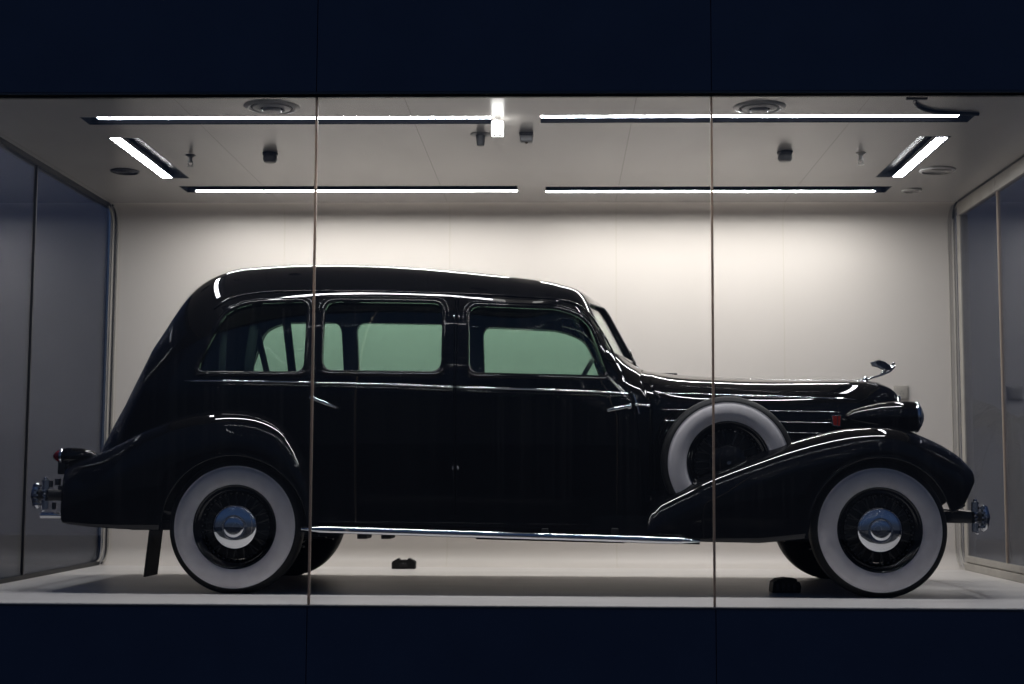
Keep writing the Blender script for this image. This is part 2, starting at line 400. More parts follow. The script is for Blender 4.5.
speaker(2.64, 2.22, .075, M['fixture'], 'small pale round ceiling fitting behind the right ceiling speaker')
def sprinkler(x, y, m, label):
    t = empty('sprinkler', label, 'sprinkler', (x, y, ZC), group='ceiling sprinklers')
    MB().lathe([(.034, 0), (.034, -.004), (.020, -.012)], 24, 'Z').build('escutcheon', m, t, True)
    MB().lathe([(.012, 0), (.012, -.035), (.016, -.04), (.016, -.05), (.006, -.052)], 16, 'Z').build('body', m, t, True)
    mb = MB()
    for s in (-1, 1): mb.tube([(s * .010, 0, -.045), (s * .018, 0, -.06), (s * .004, 0, -.078)], .003, 6)
    mb.build('frame', m, t, True)
    MB().lathe([(.001, -.076), (.020, -.078), (.022, -.081), (.001, -.081)], 20, 'Z').build('deflector', m, t, True)
sprinkler(-2.51, 1.02, M['greyfix'], 'small ceiling sprinkler beside the left short strip light')
sprinkler(2.0, .98, M['fixture'], 'small ceiling sprinkler beside the right short strip light')
def detector(x, y, m, label):
    t = empty('smoke_detector', label, 'detector', (x, y, ZC), group='smoke detectors')
    MB().lathe([(.052, 0), (.052, -.014), (.044, -.018)], 32, 'Z').build('base', m, t, True)
    MB().lathe([(.044, -.018), (.046, -.022), (.048, -.045), (.040, -.062), (.030, -.066), (.001, -.066)], 32, 'Z').build('sensing_head', m, t, True)
detector(-1.955, .96, M['darkfix'], 'dark round smoke detector above the rear of the car')
detector(1.49, .95, M['greyfix'], 'grey round smoke detector above the bonnet')
t = empty('ceiling_camera', 'dark tapered ceiling camera on a thin plate, below the bright spotlight', 'camera', (-.51, .44, ZC))
MB().lathe([(.066, 0), (.066, -.004), (.03, -.008)], 32, 'Z').build('plate', M['greyfix'], t, True)
MB().lathe([(.032, -.006), (.030, -.012), (.024, -.068), (.022, -.074), (.001, -.076)], 28, 'Z').build('body', M['darkfix'], t, True)
t = empty('motion_sensor', 'small boxy beige motion sensor on the ceiling at the centre gap', 'sensor', (-.22, .42, ZC))
MB().box(-.044, .044, -.04, .04, -.018, 0, .004).build('base', M['darkfix'], t, True)
MB().box(-.040, .040, -.036, .036, -.058, -.018, .010).build('housing', M['greyfix'], t, True)
MB().lathe([(.010, -.058), (.009, -.064), (.001, -.067)], 16, 'Z').build('lens', M['bark'], t, True)
t = empty('spotlight', 'small overexposed square spotlight hanging at the end of the front left strip light', 'spotlight', (-.385, .045, ZC))
MB().box(-.018, .018, -.018, .018, -.025, 0, .004).build('bracket', M['fixture'], t, True)
MB().box(-.036, .036, -.034, .034, -.105, -.022, .006).build('lamp_body', M['exit'], t, True)
mb = MB()
for s in (-.016, .016): mb.lathe([(.009, -.105), (.009, -.112), (.001, -.113)], 12, 'Z', (s, -.02, 0))
mb.build('screws', M['greyfix'], t, True)
pts = [(2.02, -.42, ZC - .010), (2.03, -.35, ZC - .010), (2.065, -.26, ZC - .010), (2.12, -.19, ZC - .010), (2.20, -.13, ZC - .010), (2.31, -.10, ZC - .010), (2.475, -.075, ZC - .010)]
t = empty('ceiling_cable', 'black bent cable on the ceiling leading to the front right strip light', 'cable', (2.02, -.42, ZC))
MB().tube([Vector(p) - Vector((2.02, -.42, ZC)) for p in pts], .011, 8).build('sheath', M['gasket'], t, True)
MB().box(-.06, .06, -.03, .0, -.018, 0, .004).build('clip', M['gasket'], t, True)
# wall socket
t = empty('wall_socket', 'square grey wall socket on the back wall behind the bonnet ornament', 'socket', (2.68, YB, 1.366))
mb = MB().box(-.058, .058, -.010, 0, -.058, .058, .003); mb.build('frame', M['trim'], t, True)
MB().box(-.048, .048, -.016, -.008, -.048, .048, .003).build('plate', M['trim'], t, True)
mb = MB()
for a in (90, 210, 330): mb.box(.014 * math.cos(math.radians(a)) - .004, .014 * math.cos(math.radians(a)) + .004, -.018, -.015, .014 * math.sin(math.radians(a)) - .004, .014 * math.sin(math.radians(a)) + .004)
mb.build('contacts', M['greyfix'], t)

# objects on the showcase floor
mb = MB(); t = empty('jack_block', 'small black notched block lying on the white floor behind the car', 'block', (-1.19, 2.50, 0))
mb.prism_xz([(-.088, 0), (.088, 0), (.090, .048), (.080, .060), (.046, .078), (.036, .078), (.028, .066), (-.028, .066), (-.036, .078), (-.046, .078), (-.080, .058), (-.088, .048)], -.05, .05)
mb.build('body', M['rubber'], t); MB().box(-.03, .03, -.052, -.049, .018, .044, .001).build('label_recess', M['black'], t)
t = empty('wheel_chock', 'black rubber wheel chock on the floor beside the whitewall front wheel', 'wheel chock', (1.375, .47, 0), .05)
mb = MB(); mb.prism_xz([(-.085, 0), (.085, 0), (.092, .035), (.083, .065), (.068, .068), (.064, .084), (0, .090), (-.045, .084), (-.078, .064), (-.083, .030)], -.06, .06)
mb.build('block', M['rubber'], t); mb = MB()
for k in range(4): mb.box(-.06 + k * .034, -.046 + k * .034, -.063, -.058, .012, .055, .001)
mb.build('grip_rib', M['black'], t)

# palm outside, seen through the right glass
t = empty('palm_tree', 'dim palm outside beyond the right glass wall', 'palm', (4.55, 6.0, -1.35))
mb = MB().tube([(0, 0, 0), (.03, 0, 1.0), (0, 0, 2.0), (-.03, 0, 2.6)], [.11, .08, .07, .07], 12); mb.build('trunk', M['bark'], t, True)
mb = MB()
for k in range(15):
    a = 2 * PI * k / 15 + random.uniform(-.2, .2); L = random.uniform(.7, 1.05); rise = random.uniform(.2, .75)
    d = Vector((math.cos(a), math.sin(a), 0)); sd = Vector((-d.y, d.x, 0)); pp = []
    for q in range(15):
        u = q / 14; pp.append(Vector((-.03, 0, 2.6)) + d * L * u + Vector((0, 0, rise * u * 1.3 - 1.1 * L * u * u)))
    mb.tube(pp, [.010 * (1 - .8 * q / 14) for q in range(15)], 5)
    for q in range(2, 15):
        for s in (-1, 1):
            for h in (0, .5):
                p = pp[q].lerp(pp[q - 1], h); ll = .30 * math.sin(PI * min(1, q / 14 * .85 + .12))
                tip = p + (sd * s * .8 + d * .55 + Vector((0, 0, -.45))) * ll; mid = p.lerp(tip, .4); wv = d * .014 + Vector((0, 0, .004))
                mb.add([p, mid + wv, tip, mid - wv], [(0, 1, 2, 3)])
mb.build('fronds', M['leaf'], t)

# ================================================================== THE CAR
CAR_RZ = -math.radians(.6)
car = empty('limousine', 'long black vintage limousine with whitewall tyres standing side-on in the glass showcase', 'car', (0, .94, 0), CAR_RZ)
CI = Matrix.LocRotScale(car.location, car.rotation_euler, None).inverted()
def L(px, py, yl):
    """where the photograph's pixel lands on the car's own lengthwise plane y = yl; returns (x, z)"""
    d = RC @ Vector(((px - CXP) / F, -(py - 342) / F, -1)); o = CI @ EYE; d = CI.to_3x3() @ d
    t = (yl - o.y) / d.y; p = o + d * t
    return (p.x, p.z)
def Ls(pts, yl): return [L(a, b, yl) for a, b in pts]
def interp(tab, x):
    if x <= tab[0][0]: return tab[0][1]
    for (a, va), (b_, vb) in zip(tab, tab[1:]):
        if x <= b_:
            return va + (vb - va) * (x - a) / (b_ - a) if b_ > a else vb
    return tab[-1][1]
def sinterp(tab, x):
    if x <= tab[0][0]: return tab[0][1]
    for (a, va), (b_, vb) in zip(tab, tab[1:]):
        if x <= b_:
            u = (x - a) / (b_ - a); u = u * u * (3 - 2 * u); return va + (vb - va) * u
    return tab[-1][1]
def catmull(pts, n=8):
    out = []; P = [Vector(p) for p in pts]; P = [P[0] * 2 - P[1]] + P + [P[-1] * 2 - P[-2]]
    for i in range(1, len(P) - 2):
        p0, p1, p2, p3 = P[i - 1:i + 3]
        # centripetal-ish tension to avoid overshoot
        for k in range(n):
            u = k / n
            out.append(.5 * ((2 * p1) + (p2 - p0) * u + (2 * p0 - 5 * p1 + 4 * p2 - p3) * u * u + (3 * p1 - p0 - 3 * p2 + p3) * u ** 3))
    out.append(P[-2]); return out
def resample(pts, n):
    P = [Vector(p) for p in pts]; d = [0]
    for a, b_ in zip(P, P[1:]): d.append(d[-1] + (b_ - a).length)
    out = []; j = 0
    for i in range(n):
        s = d[-1] * i / (n - 1)
        while j < len(d) - 2 and d[j + 1] < s: j += 1
        u = (s - d[j]) / max(1e-9, d[j + 1] - d[j]); out.append(P[j].lerp(P[j + 1], min(1, u)))
    return out
def smooth_list(P, it):
    P = [p.copy() for p in P]
    for _ in range(it): P = [P[0]] + [(P[i - 1] + P[i] * 2 + P[i + 1]) / 4 for i in range(1, len(P) - 1)] + [P[-1]]
    return P

# centre-line profile from tail over roof, screen and bonnet to the nose
prof_px = [((96, 470), -.08), ((103, 455), -.08), ((116, 428), -.10), ((131, 396), -.14), ((149, 358), -.22), ((167, 322), -.28), ((181, 300), -.26), ((195, 286.5), -.20), ((213, 277.5), -.12),
           ((240, 271), -.03), ((272, 268.5), -.03), ((310, 267.5), -.03), ((350, 268), -.03), ((400, 270), -.03), ((450, 274), -.03), ((500, 279), -.03), ((550, 285.5), -.03), ((578, 290.5), -.15),
           ((593, 296.5), -.1), ((602, 305), -.05), ((612, 321), 0), ((625, 345), 0), ((637, 366), 0), ((646, 373), 0), ((662, 375), 0), ((700, 377.2), 0), ((760, 380), 0), ((820, 380.5), 0), ((858, 381), 0), ((873, 382.3), 0), ((885, 385.8), 0), ((893, 390.5), 0), ((897, 397), 0)]
P0 = [Vector((*L(p[0], p[1], yl), 0)) for p, yl in prof_px]
PROF = smooth_list(resample(catmull(P0, 8), 260), 2)
PROF = [(p.x, p.y) for p in PROF]
def offset_prof(prof, d):
    out = []
    for i in range(len(prof)):
        a = prof[max(0, i - 1)]; b_ = prof[min(len(prof) - 1, i + 1)]
        t = Vector((b_[0] - a[0], b_[1] - a[1])).normalized(); out.append((prof[i][0] + t.y * d, prof[i][1] - t.x * d))
    res = [out[0]]
    for p in out[1:]:
        if p[0] > res[-1][0] + 1e-4: res.append(p)
    return res
WID = [(-2.80, .46), (-2.70, .53), (-2.5, .63), (-2.2, .715), (-1.8, .775), (-1.2, .80), (0, .80), (.28, .775), (.50, .70), (.75, .60), (1.0, .50), (1.5, .375), (1.9, .29), (2.0, .26), (2.1, .20)]
NEX = [(-2.8, 2.2), (-2.2, 2.5), (-1.6, 3.1), (-.8, 3.5), (-.1, 3.8), (.2, 6.5), (.42, 6.0), (.66, 3.0), (1.0, 2.4), (2.05, 2.3)]
VEE = [(-.40, 0), (.2, .145), (.42, .15), (.60, .06), (.80, 0)]
TUM = [(-2.6, .16), (0.2, .15), (.6, .05), (2, .02)]
ZB = [(-2.7, .50), (-2.3, .40), (-1.8, .36), (.4, .36), (.8, .45), (2, .55)]
def table(tab, n=400):
    t = catmull([(a, b_, 0) for a, b_ in tab], 10); t = [(p.x, p.y) for p in t]
    x0, x1 = t[0][0], t[-1][0]; g = [Vector((x0 + (x1 - x0) * i / n, interp(t, x0 + (x1 - x0) * i / n), 0)) for i in range(n + 1)]
    return [(p.x, p.y) for p in smooth_list(g, 60)]
WIDT, NEXT, VEET = table(WID), table(NEX), table(VEE)
def warp(x, y, z):
    """the screen is a shallow V: pillars sit behind its middle bar"""
    return x - interp(VEET, x) * min(1, abs(y) / .7) * .7 / .7 * max(0, min(1, (z - 1.15) / .15))
def sect(x, ztop, off=0.):
    w = interp(WIDT, x) - off; n = interp(NEXT, x); tum = interp(TUM, x); zb = interp(ZB, x) + off
    lo = .30 if x > .6 else .38
    zs = min(1.22 if x < .3 else 1.22 - min(1, (x - .3) / .4) * .12, ztop - lo)
    zs = max(zs, zb + .05)
    return w, n, tum, zb, zs
def ztop_at(x): return interp(PROF, x)
def hw(x, z):
    y = hw0(x, z)
    for _ in range(4):
        y = hw0(x + (x - warp(x, y, z)), z)
    return y
def hw0(x, z):
    """half width of the body skin at (x, z)"""
    zt = ztop_at(x); w, n, tum, zb, zs = sect(x, zt)
    if z >= zs:
        t = min(1, (z - zs) / (zt - zs)); return (w - tum * (z - zs)) * max(0, 1 - t ** n) ** (1 / n)
    u = (zs - z) / (zs - zb); return w * (1 - .055 * u * u)
NE, NS = 26, 12
def loft(prof, x0, x1, nst, off=0.):
    pr = [p for p in prof if x0 < p[0] < x1]
    pr = [(x0, interp(prof, x0))] + pr + [(x1, interp(prof, x1))]
    st = resample([(a, b_, 0) for a, b_ in pr], nst)
    vs = []; ring = None
    for s in st:
        x, zt = s.x, s.y; w, n, tum, zb, zs = sect(x, zt, off); half = []
        for i in range(3): half.append((w * .945 * i / 3, zb))
        for i in range(NS):
            u = 1 - i / NS; z = zs - (zs - zb) * u; half.append((w * (1 - .055 * u * u), z))
        for i in range(NE + 1):
            q = PI / 2 * i / NE; t = math.sin(q) ** (2 / n) if i else 0; c = math.cos(q) ** (2 / n) if i < NE else 0
            z = zs + (zt - zs) * t; half.append(((w - tum * (z - zs)) * c, z))
        r = [(warp(x, y, z), -y, z) for y, z in half] + [(warp(x, y, z), y, z) for y, z in half[-2:0:-1]]
        ring = len(r); vs += r
    fs = []
    for i in range(nst - 1):
        for k in range(ring):
            l = (k + 1) % ring; fs.append((i * ring + k, i * ring + l, (i + 1) * ring + l, (i + 1) * ring + k))
    fs.append(tuple(range(ring))); fs.append(tuple((nst - 1) * ring + k for k in range(ring))[::-1])
    return vs, fs
def tmp(vs, fs):
    me = mesh('tmp', vs, fs); bm = bmesh.new(); bm.from_mesh(me)
    bmesh.ops.remove_doubles(bm, verts=bm.verts[:], dist=1e-5); bmesh.ops.recalc_face_normals(bm, faces=bm.faces[:]); bm.to_mesh(me); bm.free()
    o = bpy.data.objects.new('tmp', me); COL.objects.link(o); return o
def tmpm(mb): return tmp(mb.v, mb.f)
def boolean(a, b_, op):
    """returns a new temporary object: a op b"""
    mod = a.modifiers.new('b', 'BOOLEAN'); mod.operation = op; mod.object = b_; mod.solver = 'EXACT'
    dg = bpy.context.evaluated_depsgraph_get(); me = bpy.data.meshes.new_from_object(a.evaluated_get(dg))
    a.modifiers.clear(); o = bpy.data.objects.new('tmp', me); COL.objects.link(o); return o
def kill(*os):
    for o in os: bpy.data.objects.remove(o, do_unlink=True)
X0, XC, XN = PROF[0][0] + .002, L(652, 400, -.7)[0], PROF[-1][0] - .001
outer = tmp(*loft(PROF, X0, XC, 190))
bmo = bmesh.new(); bmo.from_mesh(outer.data); bmesh.ops.triangulate(bmo, faces=bmo.faces[:]); bmo.normal_update()
BV = BVHTree.FromBMesh(bmo); bmo.faces.ensure_lookup_table()
def skin_normals(me, tol=.004):
    """give the cut panels the smooth shading normals of the uncut body skin"""
    me.shade_smooth(); me.set_sharp_from_angle(angle=math.radians(30)); ns = [(0, 0, 0)] * len(me.loops)
    for p in me.polygons:
        for li in p.loop_indices:
            co = me.vertices[me.loops[li].vertex_index].co
            loc, nrm, idx, dist = BV.find_nearest(co)
            if loc is None or dist > tol or abs(p.normal.dot(nrm)) < .8: break
            f = bmo.faces[idx]; a, b_, c = [v for v in f.verts]
            w = None
            ab, ac, ap = b_.co - a.co, c.co - a.co, loc - a.co
            d00, d01, d11, d20, d21 = ab.dot(ab), ab.dot(ac), ac.dot(ac), ap.dot(ab), ap.dot(ac); den = d00 * d11 - d01 * d01
            if abs(den) < 1e-14: break
            v = (d11 * d20 - d01 * d21) / den; u = (d00 * d21 - d01 * d20) / den
            n = (a.normal * (1 - v - u) + b_.normal * v + c.normal * u).normalized()
            ns[li] = n if n.dot(p.normal) > 0 else -n
    me.normals_split_custom_set(ns)
inner = tmp(*loft(offset_prof(PROF, .045), X0 + .10, L(641, 400, 0)[0], 110, .045))
shell = boolean(outer, inner, 'DIFFERENCE')

def roundpoly(pts, r, n=6):
    """corners softened; r one radius or one per corner"""
    out = []; N = len(pts); P = [Vector(p) for p in pts]
    for i in range(N):
        a, b_, c = P[i - 1], P[i], P[(i + 1) % N]; rr = r[i] if isinstance(r, (list, tuple)) else r
        u, v = (a - b_), (c - b_); rr = min(rr, u.length * .48, v.length * .48); s, e_ = b_ + u.normalized() * rr, b_ + v.normalized() * rr
        for k in range(n + 1):
            t = k / n; q = (s * (1 - t) ** 2 + b_ * 2 * t * (1 - t) + e_ * t * t); out.append((q.x, q.y))
    return out
YW = -.79
win_quarter = roundpoly(Ls([(191, 369.8), (217, 309), (240, 299.5), (303.5, 298), (303.5, 371.5)], YW), [.07, .16, .16, .07, .07])
win_rear = roundpoly(Ls([(321.5, 370), (321.5, 298.5), (441, 300.5), (441, 371.5)], YW), .075)
win_front = roundpoly(Ls([(469, 372.5), (468, 303), (560, 307), (588, 319), (609.5, 375)], YW), [.075, .075, .12, .11, .07])
WINS = [('quarter', win_quarter), ('rear', win_rear), ('front', win_front)]
body = shell
for _, w_ in WINS:
    for s in (-1, 1):
        c = tmpm(MB().prism_xz(w_, min(s * .35, s * 1.1), max(s * .35, s * 1.1))); nb = boolean(body, c, 'DIFFERENCE'); kill(body, c); body = nb
# windscreen halves and rear window
def prism_yz(poly, x0, x1):
    n = len(poly); return MB().add([(x0, y, z) for y, z in poly] + [(x1, y, z) for y, z in poly],
        [(i, (i + 1) % n, n + (i + 1) % n, n + i) for i in range(n)] + [tuple(range(n))[::-1], tuple(range(n, 2 * n))])
zwt, zwb = L(603.5, 309, 0)[1], L(636, 366, 0)[1]
SCR = {}
for s in (-1, 1):
    poly = roundpoly([(s * .022, zwb + .01), (s * .022, zwt - .0), (s * .56, zwt - .03), (s * .665, zwb + .03)], .05)
    SCR[s] = poly
    c = tmpm(prism_yz(poly, .12, 1.0)); nb = boolean(body, c, 'DIFFERENCE'); kill(body, c); body = nb
rwp = roundpoly([(-.30, 1.32), (-.30, 1.56), (.30, 1.56), (.30, 1.32)], .08)
c = tmpm(prism_yz(rwp, -3.2, -1.7)); nb = boolean(body, c, 'DIFFERENCE'); kill(body, c); body = nb
# doors, cut out of the same skin with a 5 mm shut line
door_rear = roundpoly(Ls([(314, 522), (311, 300), (314, 290.5), (454, 293), (455, 526)], YW), .03)
door_front = roundpoly(Ls([(455, 526), (456, 293), (540, 296.5), (584, 308), (600, 326), (632, 393), (640, 430), (646, 531)], YW), [.02, .03, .1, .1, .1, .1, .1, .02])
def shrink(poly, d):
    cx = sum(p[0] for p in poly) / len(poly); cz = sum(p[1] for p in poly) / len(poly)
    w_ = max(abs(p[0] - cx) for p in poly); h_ = max(abs(p[1] - cz) for p in poly)
    return [(cx + (p[0] - cx) * (1 - d / w_), cz + (p[1] - cz) * (1 - d / h_)) for p in poly]
body0 = body; door_objs = []
for nm, poly in (('rear_door', door_rear), ('front_door', door_front)):
    for s in (-1, 1):
        a, b_ = min(s * .42, s * 1.1), max(s * .42, s * 1.1)
        c = tmpm(MB().prism_xz(shrink(poly, .005), a, b_)); d = boolean(body0, c, 'INTERSECT'); kill(c)
        c = tmpm(MB().prism_xz(poly, a, b_)); nb = boolean(body, c, 'DIFFERENCE'); kill(c)
        if body is not body0: kill(body)
        body = nb
        door_objs.append((nm, s, d))
kill(body0)
skin_normals(body.data); bodyp = link('body', body.data, M['paint'], car); body.data.materials.clear(); body.data.materials.append(M['paint'])
DOORS = {}
for nm, s, d in door_objs:
    me = d.data.copy(); skin_normals(me); me.materials.clear(); me.materials.append(M['paint']); o = link(nm, me, None, car); DOORS[(nm, s)] = o; kill(d)
kill(body)

# interior lining behind the skin, with the same window openings
lo_, li_ = tmp(*loft(offset_prof(PROF, .046), X0 + .11, L(640, 400, 0)[0] - .02, 110, .046)), tmp(*loft(offset_prof(PROF, .062), X0 + .13, L(638, 400, 0)[0] - .04, 110, .062))
lining = boolean(lo_, li_, 'DIFFERENCE'); kill(lo_, li_)
for _, w_ in WINS:
    for s in (-1, 1):
        c = tmpm(MB().prism_xz(shrink(w_, -.004), min(s * .35, s * 1.1), max(s * .35, s * 1.1))); nb = boolean(lining, c, 'DIFFERENCE'); kill(lining, c); lining = nb
for s in (-1, 1):
    c = tmpm(prism_yz([(min(0, s) * .70, zwb - .05), (max(0, s) * .70, zwb - .05), (max(0, s) * .62, zwt + .0), (min(0, s) * .62, zwt + .0)], .0, 1.0)); nb = boolean(lining, c, 'DIFFERENCE'); kill(lining, c); lining = nb
c = tmpm(prism_yz(rwp, -3.2, -1.7)); nb = boolean(lining, c, 'DIFFERENCE'); kill(lining, c); lining = nb
me = lining.data.copy(); kill(lining); me.materials.clear(); me.materials.append(M['cloth']); link('interior_lining', me, None, car)

# glass panes following the skin
thin_o = tmp(*loft(offset_prof(PROF, .016), X0 + .03, XC, 150, .016)); thin_i = tmp(*loft(offset_prof(PROF, .021), X0 + .04, XC - .02, 150, .021))
thin = boolean(thin_o, thin_i, 'DIFFERENCE'); kill(thin_o, thin_i)
def grow(poly, d): return shrink(poly, -d)
def pane(name, cutter, m, parent):
    o = boolean(thin, cutter, 'INTERSECT'); kill(cutter); me = o.data.copy(); kill(o)
    me.shade_smooth(); me.set_sharp_from_angle(angle=math.radians(30)); me.materials.clear(); me.materials.append(m); return link(name, me, None, parent)
for nm, w_ in WINS:
    for s in (-1, 1):
        a, b_ = min(s * .35, s * 1.1), max(s * .35, s * 1.1)
        pa = car if nm == 'quarter' else DOORS[(nm + '_door', s)]
        pane('window_glass', tmpm(MB().prism_xz(grow(w_, .006), a, b_)), M['carglass'], pa)
        # polished reveal round the opening, on the skin
        path = [(x, s * (hw(x, z) + .002), z) for x, z in grow(w_, .010)]
        zl = min(z for x, z in w_); lowp = [(x, z) for x, z in grow(w_, .022) if z < zl + .035]; xm = sum(p[0] for p in lowp) / len(lowp)
        lowp.sort(key=lambda p: p[0]); lp = resample([(x, z, 0) for x, z in lowp], 40)
        MB().tube([(p.x, s * (hw(p.x, p.y) + .007), p.y) for p in lp], [.011 * min(1, .3 + .15 * min(i, 39 - i)) for i in range(40)], 10).build('window_sill', M['paint'], pa, True, 60)
        path2 = [(x, s * (hw(x, z) + .001), z) for x, z in grow(w_, .034)]
        MB().tube(path, .011, 8, True).tube(path2, .005, 8, True).build('window_frame', M['paint'], pa, True, 180)
for s in (-1, 1): pane('windscreen_glass', tmpm(prism_yz([(y, z) for y, z in SCR[s]], .12, 1.0)), M['windscreen'], car)
pane('rear_window_glass', tmpm(prism_yz(rwp, -3.2, -1.7)), M['carglass'], car)
kill(thin, inner, outer)
# windscreen frame: chrome bead round each half
def xat(z, y):      # front skin x at height z: walk the profile down the screen
    best = None
    for i in range(200):
        x = .12 + i * .003
        zt = ztop_at(x); w, n, tum, zb, zs = sect(x, zt); yy = abs(y) / max(.01, w - tum * (z - zs)); zz = zs + (zt - zs) * max(0, 1 - min(1, yy) ** n) ** (1 / n)
        if zz < z: return warp(x, y, z)
    return .6
mb = MB()
for s in (-1, 1): mb.tube([(xat(z, y) + .004, y, z) for y, z in SCR[s]], .005, 8, True)
mb.build('windscreen_frame', M['black'], car, True, 180)

# bonnet
bv, bf = loft(PROF, XC + .004, XN, 110)
bon = link('bonnet', mesh('bonnet', bv, bf), M['paint'], car, True, 40)
def skin_tube(pts_px, yl, r, n=8, squash=None, out=.002, both=True, hood=False):
    """bead laid on the skin through photo pixels taken at plane yl"""
    res = MB()
    base = resample(catmull([Vector((*L(a, b_, yl), 0)) for a, b_ in pts_px], 6), 60)
    for s in ((-1, 1) if both else (-1,)):
        rr = [r * min(1, .15 + 12 * min(i, 59 - i) / 59) for i in range(60)]
        res.tube([(p.x, s * (hw(p.x, p.y) + out), p.y) for p in base], rr, n, squash=squash)
    return res
# belt moulding: body then bonnet, a paired bead
for k, dy in enumerate((0, 3.6)):
    for pts, pa in (([(178, 379.5 + dy), (240, 380.5 + dy), (310, 382.3 + dy)], car), ([(314, 382.4 + dy), (380, 384.2 + dy), (453, 387 + dy)], None), ([(457, 387.2 + dy), (540, 389.5 + dy), (628, 392.6 + dy)], None)):
        for s in (-1, 1):
            p_ = pa or DOORS[('rear_door' if pts[0][0] < 400 else 'front_door', s)]
            base = resample(catmull([Vector((*L(a, b_, -.8), 0)) for a, b_ in pts], 6), 40)
            MB().tube([(p.x, s * (hw(p.x, p.y) + .002), p.y) for p in base], [(.0055 if k == 0 else .004) * min(1, .2 + .2 * i) for i in range(40)], 8).build('belt_moulding', M['chrome'] if k == 0 else M['paint'], p_, True, 60)
def Lh(px, py):        # pixel onto the narrowing bonnet side
    y = -.6
    for _ in range(6):
        x, z = L(px, py, y); y = -hw(x, z)
    return Vector((x, z, 0))
def hood_bead(name, pts, r, m, n=40, out=.001):
    base = resample(catmull([Lh(a, b_) for a, b_ in pts], 6), n)
    for s in (-1, 1):
        MB().tube([(p.x, s * (hw(p.x, p.y) + out), p.y) for p in base], [r * min(1, .15 + .3 * min(i, n - 1 - i)) for i in range(n)], 8).build(name, m, bon, True, 60)
hood_bead('bonnet_moulding', [(655, 393), (713, 394.6), (780, 396.5), (857, 399.5)], .0055, M['chrome'])
hood_bead('bonnet_hinge', [(655, 385.5), (713, 387.8), (778, 391.5), (840, 393)], .0035, M['paint'])
for i, (y0, xa) in enumerate(((409.5, 661), (420.5, 663), (431, 665))):
    hood_bead('bonnet_louvre', [(xa, y0), (720, y0 + .8), (775, y0 + 1.6), (841, y0 + 2.6)], .0042, M['dullchrome'])
# top ridge of the bonnet
MB().tube([(p[0], 0, p[1] + .001) for p in PROF if .62 < p[0] < XN - .10], .004, 8).build('centre_hinge', M['dullchrome'], bon, True, 60)
# drip moulding over the doors
dr = [(205, 305), (222, 294), (250, 288.5), (300, 287.5), (370, 288.5), (440, 290.5), (506, 293), (566, 299), (589, 311), (606, 338), (622, 370)]
base = resample(catmull([Vector((*L(a, b_, -.76), 0)) for a, b_ in dr], 6), 90)
for s in (-1, 1):
    MB().tube([(p.x, s * (hw(p.x, p.y) + .002), p.y) for p in base], .0065, 8).build('drip_moulding', M['paint'], car, True, 60)
# door handles, hinges
def ball(mb, c, r, n=12):
    bm = bmesh.new(); bmesh.ops.create_uvsphere(bm, u_segments=n * 2, v_segments=n, radius=1)
    rr = r if isinstance(r, tuple) else (r, r, r)
    for v in bm.verts: v.co = Vector((c[0] + v.co.x * rr[0], c[1] + v.co.y * rr[1], c[2] + v.co.z * rr[2]))
    return mb.bm(bm)
for nm, a, b_ in (('rear_door', (311, 397.5), (335, 407.5)), ('front_door', (630, 405.5), (598, 411.5))):
    xa, za = L(*a, -.84); xb, zb_ = L(*b_, -.86)
    for s in (-1, 1):
        ya = hw(xa, za); mb = MB()
        mb.lathe([(.001, .012), (.014, .012), (.018, .004), (.018, -.004)], 20, 'Y', (xa, s * (ya + (.0 if s < 0 else .0)), za)) if False else None
        ball(mb, (xa, s * (ya + .003), za), (.016, .008, .016)); mb.tube([(xa, s * ya, za), (xa, s * (ya + .035), za)], .008, 10)
        mb.tube([(xa - .01 * (1 if xb > xa else -1), s * (ya + .038), za + .002), (xa * .7 + xb * .3, s * (ya + .042), za * .7 + zb_ * .3), (xa * .3 + xb * .7, s * (ya + .036), za * .3 + zb_ * .7), (xb, s * (ya + .026), zb_)], [.009, .011, .009, .003], 12, squash=(1, .7))
        mb.build('door_handle', M['chrome'], DOORS[(nm, s)], True, 60)
for s in (-1, 1):
    x, z = L(637, 402, -.80); y = hw(x, z); mb = MB()
    mb.tube([L(634, 394, -.8)[:1] + (s * (y + .012),) + L(634, 394, -.8)[1:], (x, s * (y + .014), z), L(640, 413, -.8)[:1] + (s * (y + .012),) + L(640, 413, -.8)[1:]], [.004, .008, .004], 10)
    ball(mb, (x, s * (y + .016), z - .01), .012); mb.tube([(x, s * (y + .014), z - .012), (x + .07, s * (hw(x + .07, z) + .010), z - .016)], .007, 8); ball(mb, (x + .075, s * (hw(x + .075, z) + .010), z - .016), .011)
    mb.build('door_hinge', M['chrome'], car, True, 60)
    for px in (453, 458):
        for py in (315.5, 468):
            x, z = L(px, py, -.78); ball(MB(), (x, s * (hw(x, z) + .003), z), (.006, .007, .010), 8).build('pillar_hinge', M['dullchrome'], car, True, 60)

